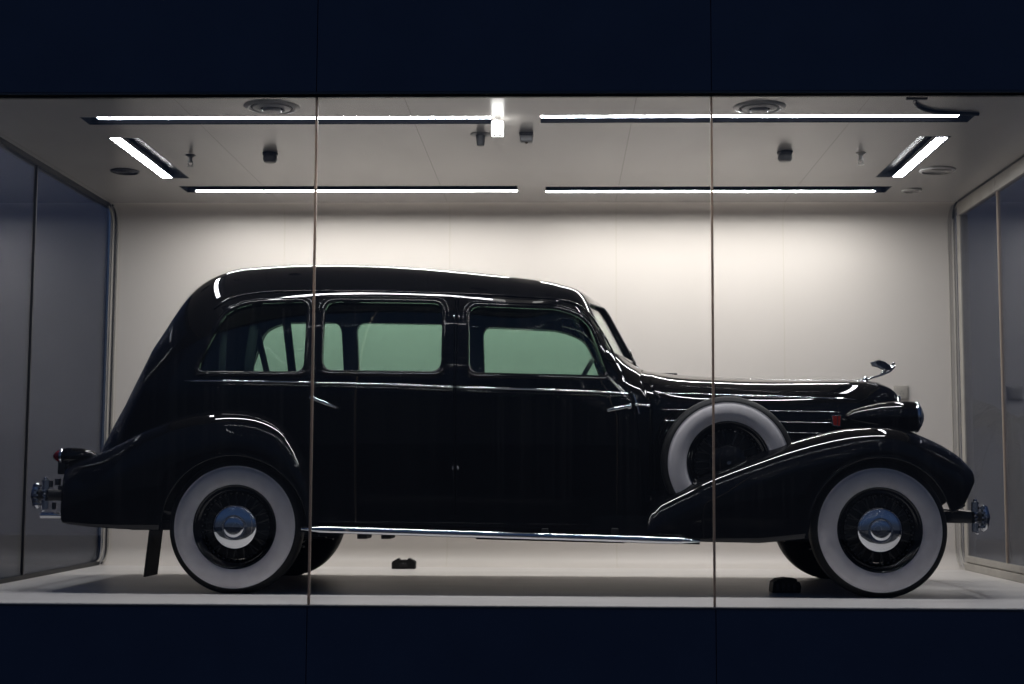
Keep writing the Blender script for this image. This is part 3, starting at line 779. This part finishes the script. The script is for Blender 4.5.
# ------------------------------------------------------------------ fenders
def fender(name, top, bot, yo_tab, yi, side, nst=150, sh=.24, nexp=2.1, drop=.16, crown=.5):
    x0 = max(top[0][0], bot[0][0]); x1 = min(top[-1][0], bot[-1][0]); base = sorted(set([round(x0 + (x1 - x0) * (.5 - .5 * math.cos(PI * i / nst)), 5) for i in range(nst + 1)] + [round(p[0], 5) for p in bot if x0 < p[0] < x1]))
    xsn = [base[0]]
    for v in base[1:]:
        if v - xsn[-1] > .0008: xsn.append(v)
    vs = []; R = 0
    for x in xsn:
        zt = interp(top, x); zb = min(interp(bot, x), zt - .012); yo = sinterp(yo_tab, x); yc = yo + (yi - yo) * crown; h = min(sh, (zt - zb) * .85); row = []
        for k in range(9):
            u = k / 9; row.append((yo + .012 * (1 - u) ** 2 * min(1, (zt - zb) / .3), zb + (zt - h - zb) * u))
        for k in range(17):
            q = PI / 2 * k / 16; row.append((yc + (yo - yc) * max(0, math.cos(q)) ** (2 / nexp), zt - h + h * max(0, math.sin(q)) ** (2 / nexp)))
        d = min(drop, (zt - zb) * .7)
        for k in range(1, 9):
            u = k / 8; row.append((yc + (yi - yc) * u, zt - d * u ** 2.2))
        R = len(row); vs += [(x, y if side < 0 else -y, z) for y, z in row]
    fs = []
    for i in range(len(xsn) - 1):
        for k in range(R - 1):
            f = (i * R + k, (i + 1) * R + k, (i + 1) * R + k + 1, i * R + k + 1); fs.append(f if side < 0 else f[::-1])
    o = link(name, mesh(name, vs, fs), M['paint'], car, True, 50)
    sm = o.modifiers.new('thickness', 'SOLIDIFY'); sm.thickness = .008; sm.offset = -1
    return o
def cm(pts, yl, n=10): return [(p.x, p.y) for p in catmull([Vector((*L(a, b_, yl), 0)) for a, b_ in pts], n)]
def arcpx(cx, cy, r, a0, a1, n=30): return [(cx + r * math.cos(math.radians(a0 + (a1 - a0) * i / n)), cy - r * math.sin(math.radians(a0 + (a1 - a0) * i / n))) for i in range(n + 1)]
ftop = cm([(646, 528), (648, 510), (656, 498.5), (668, 491), (689, 480.5), (715, 468.5), (750, 455), (790, 441.5), (830, 431), (858, 426.8), (885, 426), (905, 429.5), (925, 436.5), (947, 447), (965, 459.5), (975, 472), (978.5, 481)], -.74)
fbot = Ls([(645, 536), (654, 541.5), (700, 542), (760, 543), (806, 539)] + arcpx(881, 530, 73.5, 178, 14) + [(966, 505), (978, 483)], -.87)
rtop = cm([(55.5, 500), (56.5, 480), (60, 467), (76, 460.5), (98, 453), (120, 443.5), (145, 430.5), (175, 418.5), (205, 412), (235, 410), (260, 413), (281, 422), (296, 437), (306, 456), (312, 480), (315, 505), (317, 524)], -.74)
rbot = Ls([(55, 520), (58, 523.5), (85, 527), (120, 529), (160, 530.5)] + arcpx(234, 528, 73.5, 179, 1) + [(312, 529), (318, 529.5)], -.87)
fx1 = ftop[-1][0]; fx0 = ftop[0][0]; rx0 = rtop[0][0]; rx1 = rtop[-1][0]
ywf = [(fx0, -.80), (fx0 + .35, -.86), (1.3, -.895), (2.1, -.895), (fx1 - .12, -.85), (fx1, -.78)]
ywr = [(rx0, -.76), (rx0 + .12, -.83), (rx0 + .45, -.88), (-1.9, -.905), (rx1 - .2, -.895), (rx1, -.86)]
for s in (-1, 1):
    fo = fender('front_fender', ftop, fbot, ywf, -.34, s, sh=.20, crown=.38)
    ro = fender('rear_fender', rtop, rbot, ywr, -.50, s, sh=.26, crown=.45)
    for o_, bt, yt, a, b_ in ((fo, fbot, ywf, 1.39, fx1 - .06), (ro, rbot, ywr, -2.42, rx1 - .01)):
        pts = [(x, s * (-(sinterp(yt, x)) - .010), z) for x, z in bt if a < x < b_]
        MB().tube(pts, .009, 8).build('wheel_arch_bead', M['paint'], o_, True, 60)
    for nm_, tp, xa_, xb_2, yy_ in (('wheel_well', ftop, fx0 + .12, fx1 - .10, .50), ('wheel_well', rtop, rx0 + .10, rx1 - .02, .55)):
        tpp = [(x, z - .07) for x, z in tp if xa_ < x < xb_2 and z > .66]
        tpp = resample([(a_, b_2, 0) for a_, b_2 in tpp], 40); poly = [(p.x, p.y) for p in tpp]
        poly = [(poly[0][0], .48)] + poly + [(poly[-1][0], .58), (poly[-1][0] - .12, .48)]
        MB().prism_xz(poly, min(s * yy_, s * (yy_ + .012)), max(s * yy_, s * (yy_ + .012))).build(nm_, M['chassis'], car)
    # raised ridge along the crown's outer shoulder
    r_ = resample([(x, z, 0) for x, z in ftop if fx0 + .12 < x < 1.8], 60)
# rear apron between the fenders and front valance
def apron(name, x0, x1, tops, zb, hwid, m, n=14):
    mb = MB(); vs = []
    for i in range(n + 1):
        q = i / n; x = x0 + (x1 - x0) * q; zt = interp(tops, x); w = hwid(x)
        vs += [(x, -w, zb), (x, -w, zt - .06), (x, -w + .06, zt), (x, w - .06, zt), (x, w, zt - .06), (x, w, zb)]
    fs = []
    for i in range(n):
        for k in range(6):
            l = (k + 1) % 6; fs.append((i * 6 + k, i * 6 + l, (i + 1) * 6 + l, (i + 1) * 6 + k))
    fs += [tuple(range(6)), tuple(n * 6 + k for k in range(6))[::-1]]
    return mb.add(vs, fs).build(name, m, car, True, 35)
apron('rear_apron', rx0 + .03, -2.3, [(rx0, .70), (rx0 + .08, .80), (-2.6, .84), (-2.3, .86)], .47, lambda x: .56, M['paint'])
apron('front_valance', 1.2, 2.14, [(1.2, .62), (1.9, .60), (2.14, .54)], .49, lambda x: .45, M['paint'])

# ------------------------------------------------------------------ radiator grille and front
gx, gz = PROF[-1]
gsh = MB()
ring = []
w, n_, tum, zb_, zs_ = sect(XN, gz)
for i in range(25):
    q = PI * i / 24; y = -.24 * math.cos(q); z = zs_ + .03 + (gz - zs_ - .03) * abs(math.sin(q)) ** .75; ring.append((y, z))
path = [(-.20, .56)] + [(-.235, .8)] + ring + [(.235, .8), (.20, .56)]
gsh.tube([(gx + .01 - .10 * abs(y) / .24 * .6, y, z) for y, z in path], .017, 10)
gsh.build('grille_surround', M['chrome'], car, True, 60)
mb = MB()
for k in range(-8, 9):
    y = k * .026; zt = zs_ + (gz - zs_) * (1 - (abs(y) / .25) ** 2.2) ** .5 - .01
    mb.tube([(gx - .02 - .05 * abs(y) / .24, y, .56), (gx + .015 - .05 * abs(y) / .24, y, .9), (gx + .005 - .05 * abs(y) / .24, y, zt)], .006, 6)
mb.build('grille_bars', M['chrome'], car, True, 60)
MB().prism_xz([(gx - .12, .5), (gx - .03, .5), (gx - .03, gz - .10), (gx - .12, gz - .10)], -.19, .19).build('radiator_core', M['chassis'], car)
# headlamps: bullet pods on short stalks
for s in (-1, 1):
    cx, cz = L(918.5, 417, -.56); xt = L(845, 414, -.56)[0]; ln = cx - xt; yy = s * .56; r = .092
    prof = [(.001, -ln), (.018, -ln * .985), (.045, -ln * .88), (.068, -ln * .70), (.088, -ln * .50), (.096, -ln * .30), (.098, -ln * .16), (r, -.022)]
    hl = MB().lathe(prof, 44, 'X', (cx, yy, cz)).build('headlight', M['paint'], car, True, 60)
    MB().lathe([(r + .002, -.024), (r + .006, -.016), (r + .004, -.006), (r - .004, -.002), (r - .008, -.01)], 44, 'X', (cx, yy, cz)).build('headlight_rim', M['chrome'], hl, True, 60)
    MB().lathe([(r - .005, -.006), (r * .7, .012), (r * .35, .026), (.001, .030)], 44, 'X', (cx, yy, cz)).build('headlight_lens', M['lens'], hl, True, 60)
    MB().tube([(cx - .16, yy, cz - .06), (cx - .17, yy * .92, cz - .16), (cx - .18, yy * .86, cz - .24)], [.022, .02, .035], 14).build('headlight_stalk', M['paint'], hl, True, 60)
    xb_, zb2 = Lh(836, 421).x, Lh(836, 421).y; yb = hw(xb_, zb2) + .004
    bd = MB().prism_xz([(xb_ - .030, zb2 + .038), (xb_ + .034, zb2 + .038), (xb_ + .028, zb2 - .038), (xb_ - .024, zb2 - .030)], s * yb - .006, s * yb + .004).build('emblem', M['dullchrome'], bon)
    MB().prism_xz([(xb_ - .024, zb2 + .032), (xb_ + .006, zb2 + .030), (xb_ + .002, zb2 - .030), (xb_ - .018, zb2 - .024)], s * yb - .010, s * yb + .008).prism_xz([(xb_ + .011, zb2 + .030), (xb_ + .027, zb2 + .030), (xb_ + .022, zb2 - .028), (xb_ + .008, zb2 - .030)], s * yb - .010, s * yb + .008).build('red_enamel', M['red'], bd)
# winged bonnet ornament
P3 = lambda a, b_, y=0.: (L(a, b_, 0)[0], y, L(a, b_, 0)[1])
orn = MB().tube([P3(857, 382.0), P3(864, 380.5), P3(872, 377.5), P3(882, 375), P3(890, 371.5), P3(895, 367)], [.016, .011, .007, .007, .006, .003], 12)
ball(orn, P3(865, 378.5), .016); orn.tube([P3(861, 383), P3(866, 382.5)], .022, 14)
orn = orn.build('bonnet_ornament', M['chrome'], car, True, 60)
fg = MB().tube([P3(895, 366.5), P3(891.5, 368.5), P3(887, 369.5), P3(884, 371.5), P3(880, 374.5)], [.005, .013, .016, .010, .004], 12)
ball(fg, P3(893.6, 363.4), (.010, .008, .010), 10); fg.tube([P3(892.5, 364.5), P3(890.5, 367)], [.006, .009], 10)
fg.build('figure', M['chrome'], orn, True, 60)
for s in (-1, 1):
    wg = MB(); sp = [P3(891, 366.5), P3(884, 362.5), P3(878, 360.8), P3(872.5, 362), P3(874, 365), P3(879, 366.5), P3(884, 369.5), P3(889, 370)]
    ys_ = [.006, .030, .050, .070, .066, .046, .026, .010]
    a = [(p[0], s * (y - .0), p[2] + .003) for p, y in zip(sp, ys_)]; b2 = [(p[0], s * (y + .008), p[2] - .003) for p, y in zip(sp, ys_)]; n = 8
    wg.add(a + b2, [(i, (i + 1) % n, n + (i + 1) % n, n + i) for i in range(n)] + [tuple(range(n)), tuple(range(n, 2 * n))[::-1]]); wg.build('wing', M['dullchrome'], orn, True, 30)

# ------------------------------------------------------------------ wheels
def wheel_parts(spare=False):
    side = [(.236, -.052), (.244, -.070), (.254, -.079), (.275, -.087), (.305, -.0895), (.335, -.087), (.352, -.082), (.360, -.077)]
    tread = [(.364, -.079), (.376, -.073), (.388, -.064), (.397, -.052), (.402, -.040), (.402, -.030), (.396, -.029), (.396, -.024), (.4025, -.022), (.4025, -.004), (.396, -.003), (.396, .003), (.4025, .004)]
    back = [(.4025, .022), (.396, .024), (.396, .029), (.402, .030), (.397, .052), (.376, .073), (.335, .087), (.305, .09), (.254, .079), (.236, .052), (.226, 0)]
    pr = side + tread + back; mis = [1] * (len(side)) + [0] * (len(tread) + len(back)); mis[0] = 0
    tyre = MB().lathe(pr, 96, 'Y', mis=mis, closed=True)
    rim = MB().lathe([(.248, -.064), (.252, -.074), (.247, -.081), (.240, -.078), (.234, -.066), (.222, -.056), (.205, -.045), (.198, -.020), (.198, .03), (.234, .06), (.246, .07), (.246, .05), (.225, .0), (.236, -.05)], 80, 'Y', closed=True)
    hub = MB().lathe([(.001, -.060), (.085, -.060), (.105, -.052), (.112, -.035), (.100, -.01), (.085, .05), (.001, .05)], 48, 'Y')
    spk = MB()
    for k in range(36):
        a = 2 * PI * k / 36; da = .16 if k % 2 else -.16; yo = -.030 if k % 4 < 2 else -.012
        spk.tube([(.100 * math.cos(a), -.050 + (.02 if k % 2 else 0), .100 * math.sin(a)), (.206 * math.cos(a + da), yo, .206 * math.sin(a + da))], .0042, 6)
    for k in range(36):
        a = 2 * PI * (k + .5) / 36; spk.tube([(.206 * math.cos(a), -.030, .206 * math.sin(a)), (.198 * math.cos(a), -.052, .198 * math.sin(a))], [.007, .005], 6)
    drum = MB().lathe([(.001, -.004), (.19, -.004), (.196, .01), (.196, .06), (.001, .06)], 48, 'Y')
    cap = MB().lathe([(.128, -.050), (.137, -.062), (.137, -.072), (.131, -.082), (.118, -.092), (.098, -.100), (.078, -.105), (.072, -.106), (.069, -.101), (.063, -.101), (.060, -.107), (.045, -.112), (.022, -.115), (.001, -.116)], 72, 'Y')
    return tyre, rim, hub, spk, drum, cap
ty, rim, hub, spk, drum, cap = wheel_parts()
w0 = rim.build('wheel', M['paint'], car, True, 50)
MESH = {}
ty.build('tyre', [M['rubber'], M['whitewall']], w0, True, 60); hub.build('hub', M['black'], w0, True, 50)
spk.build('wire_spokes', mat('spoke_black', (.014, .014, .014), .4), w0, True, 60); drum.build('brake_drum', M['chassis'], w0, True, 50); cap.build('hubcap', M['chrome'], w0, True, 50)
HR, HF = L(234, 528.5, -.86), L(880.5, 531.5, -.86)
WS = [(HR[0], -.77, 0), (HF[0], -.77, 0), (HR[0], .77, PI), (HF[0], .77, PI)]
for i, (x, y, rz) in enumerate(WS):
    w_ = w0 if i == 0 else copy_tree(w0, car)
    w_.location = (x, y, .3955); w_.rotation_euler = (0, [0.1, .7, .3, .5][i], rz)
# spare wheels in the fender wells, without hubcap
sx, sz = L(728, 463, -.72)
s0 = None
for s in (-1, 1):
    sp_ = w0.copy(); COL.objects.link(sp_); sp_.name = 'spare_wheel'; sp_.parent = car; sp_.location = (sx, s * .68, sz); sp_.rotation_euler = (0, 0, 0 if s < 0 else PI)
    for ch in list(w0.children):
        if ch.name.startswith('hubcap') : continue
        c = ch.copy(); COL.objects.link(c); c.parent = sp_
    MB().lathe([(.10, -.055), (.108, -.068), (.100, -.076), (.06, -.082), (.03, -.086), (.001, -.087)], 40, 'Y').build('hub_cover', M['paint'], sp_, True, 50)
    MB().tube([(0, -.085, 0), (0, -.10, 0)], .012, 12).build('lock_bolt', M['dullchrome'], sp_, True, 50)

# ------------------------------------------------------------------ running boards, sills, chassis
for s in (-1, 1):
    (xa, za), (xb, zb3) = L(301, 529, -.87), L(700, 541.5, -.87)
    def bar(y0, y1, t0, t1, x0=xa, x1=xb):
        k = (zb3 - za) / (xb - xa); f = lambda x: za + k * (x - xa)
        return MB().prism_xz([(x0, f(x0) + t0), (x1, f(x1) + t0), (x1, f(x1) + t1), (x0, f(x0) + t1)], min(s * y0, s * y1), max(s * y0, s * y1))
    rb = bar(.70, .862, -.018, .014).build('running_board', M['rubber'], car)
    n = 40; pts = []; rr = []
    for i in range(n + 1):
        u = i / n; x = xa + (xb - xa) * u; pts.append((x, s * .866, za + (zb3 - za) * u)); rr.append(.020 * min(1, .25 + 14 * min(u, 1 - u)))
    MB().tube(pts, rr, 12, squash=(1, .6)).build('chrome_edge', M['chrome'], rb, True, 60)
    mb = MB()
    for k in range(5):
        y = .845 - .028 * k
        mm = bar(y - .009, y, .012, .018, xa + .06, xb - .25); mb.add(mm.v, mm.f)
    mb.build('tread_rib', M['rubber'], rb)
    mb = MB(); k_ = (zb3 - za) / (xb - xa)
    mb.prism_xz([(xa - .10, za - .01), (xb, zb3 - .01), (xb, .47), (xa - .10, .47)], min(s * .66, s * .752), max(s * .66, s * .752))
    mb.build('sill', M['paint'], car)
    for px, hw_ in ((386, .03), (362, .03), (545, .02), (615, .02)):
        x, z = L(px, 537, -.8); MB().box(x - hw_, x + hw_, min(s * .6, s * .8), max(s * .6, s * .8), z - .012, z + .05, .004).build('board_bracket', M['chassis'], car)
    # mudflap behind the rear wheel
    (x1, z1), (x2, z2) = L(150, 524, -.86), L(143.5, 577, -.86)
    mb = MB(); mb.add([(x1, s * .865, z1), (x1, s * .62, z1), (x1 + .014, s * .62, z1), (x1 + .014, s * .865, z1), (x2, s * .865, z2), (x2, s * .62, z2), (x2 + .014, s * .62, z2), (x2 + .014, s * .865, z2)],
        [(0, 1, 2, 3), (4, 5, 6, 7), (0, 1, 5, 4), (1, 2, 6, 5), (2, 3, 7, 6), (3, 0, 4, 7)])
    mb.build('mudflap', M['rubber'], car)
    # frame rail
    MB().box(HR[0] - .75, HF[0] + .35, min(s * .40, s * .48), max(s * .40, s * .48), .36, .48, .01).build('frame_rail', M['chassis'], car)
    for h in (HR[0], HF[0]):
        mb = MB()
        for q in range(5): mb.box(h - .36 + q * .05, h + .36 - q * .05, min(s * .50, s * .56), max(s * .50, s * .56), .26 + .012 * q, .27 + .012 * q)
        mb.build('leaf_spring', M['chassis'], car)
MB().box(-2.6, .7, -.66, .66, .37, .42, .005).build('floor_pan', M['chassis'], car)
MB().tube([(HR[0], -.68, .3955), (HR[0], .68, .3955)], .04, 14).lathe([(.04, -.16), (.12, -.08), (.145, 0), (.12, .08), (.04, .16)], 24, 'Y', (HR[0], 0, .3955)).build('rear_axle', M['chassis'], car, True, 50)
MB().tube([(HF[0], -.68, .3955), (HF[0], -.5, .32), (HF[0], .5, .32), (HF[0], .68, .3955)], .035, 12).box(1.0, 2.0, -.35, .35, .36, .6, .02).build('front_axle', M['chassis'], car, True, 50)
x1 = L(477, 541, -.3)[0]; x2 = L(624, 541, -.3)[0]
MB().tube([(x1, -.36, .335), (x2, -.36, .315)], .045, 14, squash=(.6, 1)).build('silencer', M['chassis'], car, True, 50)
MB().tube([(x2, -.36, .33), (.9, -.3, .38)], .022, 10).tube([(x1, -.36, .34), (-1.5, -.42, .45), (-1.95, -.42, .56), (-2.5, -.42, .44), (rx0, -.46, .435)], .022, 10).build('exhaust_pipe', M['chassis'], car, True, 50)

# ------------------------------------------------------------------ bumpers, tail lights
def bumper(name, px_out, cy, sgn, yl=-.74):
    xo, zc = L(px_out, cy, yl); path = [(xo - sgn * .10, -.79, zc), (xo - sgn * .065, -.76, zc)]
    for i in range(31):
        u = -1 + 2 * i / 30; path.append((xo - sgn * .05 + sgn * .05 * (1 - u * u), u * .72, zc))
    path += [(xo - sgn * .065, .76, zc), (xo - sgn * .10, .79, zc)]
    mb = MB()
    for k in (-1, 0, 1): mb.tube([(p[0] + (sgn * .005 if k == 0 else 0), p[1], p[2] + k * .020) for p in path], .014, 10)
    bar_ = mb.build(name, M['chrome'], car, True, 60)
    for s in (-1, 1):
        g = MB(); x = xo - sgn * .035; y = s * .74
        g.tube([(x, y, zc - .078), (x + sgn * .012, y, zc - .060), (x + sgn * .022, y, zc), (x + sgn * .012, y, zc + .060), (x, y, zc + .072)], [.010, .022, .027, .022, .010], 14)
        for k in (-2, -1, 0, 1, 2): g.tube([(x - .004, y, zc + k * .028 - .006), (x - .004, y, zc + k * .028 + .006)], .034 - .003 * abs(k), 14)
        g.tube([(x - sgn * .040, y, zc - .085), (x - sgn * .040, y, zc + .092)], [.014, .014], 12, squash=(.6, 1.6)); ball(g, (x - sgn * .040, y, zc + .098), .013, 8); ball(g, (x - sgn * .03, y, zc - .09), .011, 8)
        g.build('bumper_guard', M['chrome'], bar_, True, 60)
        MB().tube([(xo - sgn * .045, s * .765, zc), (xo - sgn * .20, s * .74, zc), (xo - sgn * .40, s * .60, zc)], .034, 12, squash=(1, .5)).build('bumper_arm', M['black'], bar_, True, 60)
        MB().tube([(xo - sgn * .06, s * .50, zc), (xo - sgn * .20, s * .48, zc), (xo - sgn * .50, s * .46, zc + .01)], .030, 12, squash=(1, .5)).build('bumper_bracket', M['black'], bar_, True, 60)
    return bar_
rbm = bumper('rear_bumper', 33, 495, -1)
for s in (-1, 1):
    for px, py, r_ in ((51, 484, .012), (58, 482, .018), (54, 506, .013), (60, 489, .012)):
        x, z = L(px, py, -.70); MB().tube([(x, s * .70, z - .02), (x, s * .70, z + .02)], r_, 12).build('bracket_bolt', M['steel'], rbm, True, 60)
    x, z = L(56, 495, -.70); MB().tube([(x - .10, s * .70, z), (x + .10, s * .66, z)], .03, 12).build('bracket_arm', M['black'], rbm, True, 60)
fbm = bumper('front_bumper', 988, 517.5, 1)
(xa, za), (xb, zb4) = L(41, 515, -.5), L(66, 515.5, -.5)
MB().tube([(xb + .15, -.50, zb4), (xb, -.50, zb4), (xa, -.50, za)], [.016, .018, .021], 14).build('exhaust_tip', M['chrome'], car, True, 60)
for s in (-1, 1):
    xa, za = L(52.5, 456, -.66); xb, _ = L(99, 456, -.66); ln = xb - xa; zz = za
    tl = MB().lathe([(.045, ln * .20), (.052, ln * .32), (.052, ln * .5), (.045, ln * .7), (.030, ln * .88), (.012, ln * .98), (.001, ln)], 30, 'X', (xa, s * .66, zz)).build('tail_light', M['paint'], car, True, 60)
    MB().lathe([(.001, 0), (.014, .008), (.028, .022), (.038, .038), (.044, ln * .20)], 30, 'X', (xa, s * .66, zz)).build('tail_lens', M['redlens'], tl, True, 60)
    MB().lathe([(.045, ln * .18), (.049, ln * .195), (.049, ln * .23), (.045, ln * .25)], 30, 'X', (xa, s * .66, zz)).build('lens_rim', M['chrome'], tl, True, 60)
    x, z = L(62, 467, -.66); mb = MB().box(x - .02, x + .03, s * .66 - .02, s * .66 + .02, z - .045, z + .045, .006); mb.build('tail_light_stalk', M['black'], tl, True, 30)
    ball(MB(), (x - .0, s * .66 - .0, z + .01), .016, 8).build('stalk_nut', M['chrome'], tl, True, 60)

# ------------------------------------------------------------------ interior and small fittings
def seat(name, x0, x1, ztop, wd):
    o = MB().box(x0, x1, -wd, wd, .44, .80, .05).build(name, M['cloth'], car, True, 40)
    mb = MB(); mb.prism_xz([(x0 - .02, .72), (x0 + .15, .72), (x0 + .02, ztop), (x0 - .08, ztop), (x0 - .12, ztop - .04)], -wd, wd); mb.build('seat_back', M['cloth'], o, True, 40)
seat('front_seat', -.50, .0, 1.20, .66); seat('rear_seat', -1.95, -1.40, 1.18, .60)
MB().prism_xz([(.36, .8), (.44, .8), (.44, 1.28), (.38, 1.29), (.34, 1.18)], -.66, .66).build('dashboard', M['cloth'], car, True, 40)
(xt, zt), (xb, zb5) = L(592.5, 360, .36), L(574, 392, .36)
c = Vector(((xt + xb) / 2, .36, (zt + zb5) / 2)); ax = (Vector((xt, .36, zt)) - Vector((xb, .36, zb5))); rad = ax.length / 2; ax.normalize()
mb = MB().tube([c + ax * rad * math.cos(2 * PI * i / 40) + Vector((0, 1, 0)) * rad * math.sin(2 * PI * i / 40) for i in range(40)], .013, 10, True)
for k in range(3):
    a = 2 * PI * k / 3 + .5; mb.tube([c, c + ax * rad * math.cos(a) + Vector((0, 1, 0)) * rad * math.sin(a)], .009, 8)
nrm = ax.cross(Vector((0, 1, 0))); nrm = nrm if nrm.z < 0 else -nrm
mb.tube([c, c + nrm * .45], .02, 10); mb.build('steering_wheel', M['black'], car, True, 60)
for s in (-1, 1):
    for (pa, pb) in (((265.5, 330), (270, 374)), ((294.5, 322), (294.5, 375))):
        (xa, za), (xb, zb6) = L(*pa, .74), L(*pb, .74)
        ya, yb2 = hw(xa, za + .1) - .06, hw(xb, zb6) - .06
        MB().tube([(xa, s * ya, za + .06), (xa, s * ya, za), (xb, s * yb2, zb6), (xb, s * yb2, zb6 - .08)], .022 if pa[0] < 280 else .030, 10, squash=(.7, 1)).build('window_divider', M['cloth'], car, True, 60)
    # wiper
    xw, zw = L(634, 368, -.2); mb = MB().tube([(xw + .02, s * .20, 1.40), (xw + .00, s * .22, 1.43), (xw - .03, s * .34, 1.50)], [.006, .005, .003], 8); ball(mb, (xw + .02, s * .20, 1.40), .012, 8)
    mb.build('wiper', M['dullchrome'], car, True, 60)
x, z = L(667, 375.3, 0); MB().box(x - .07, x + .06, -.10, .10, z - .01, z + .008, .005).build('cowl_vent', M['paint'], car, True, 40)
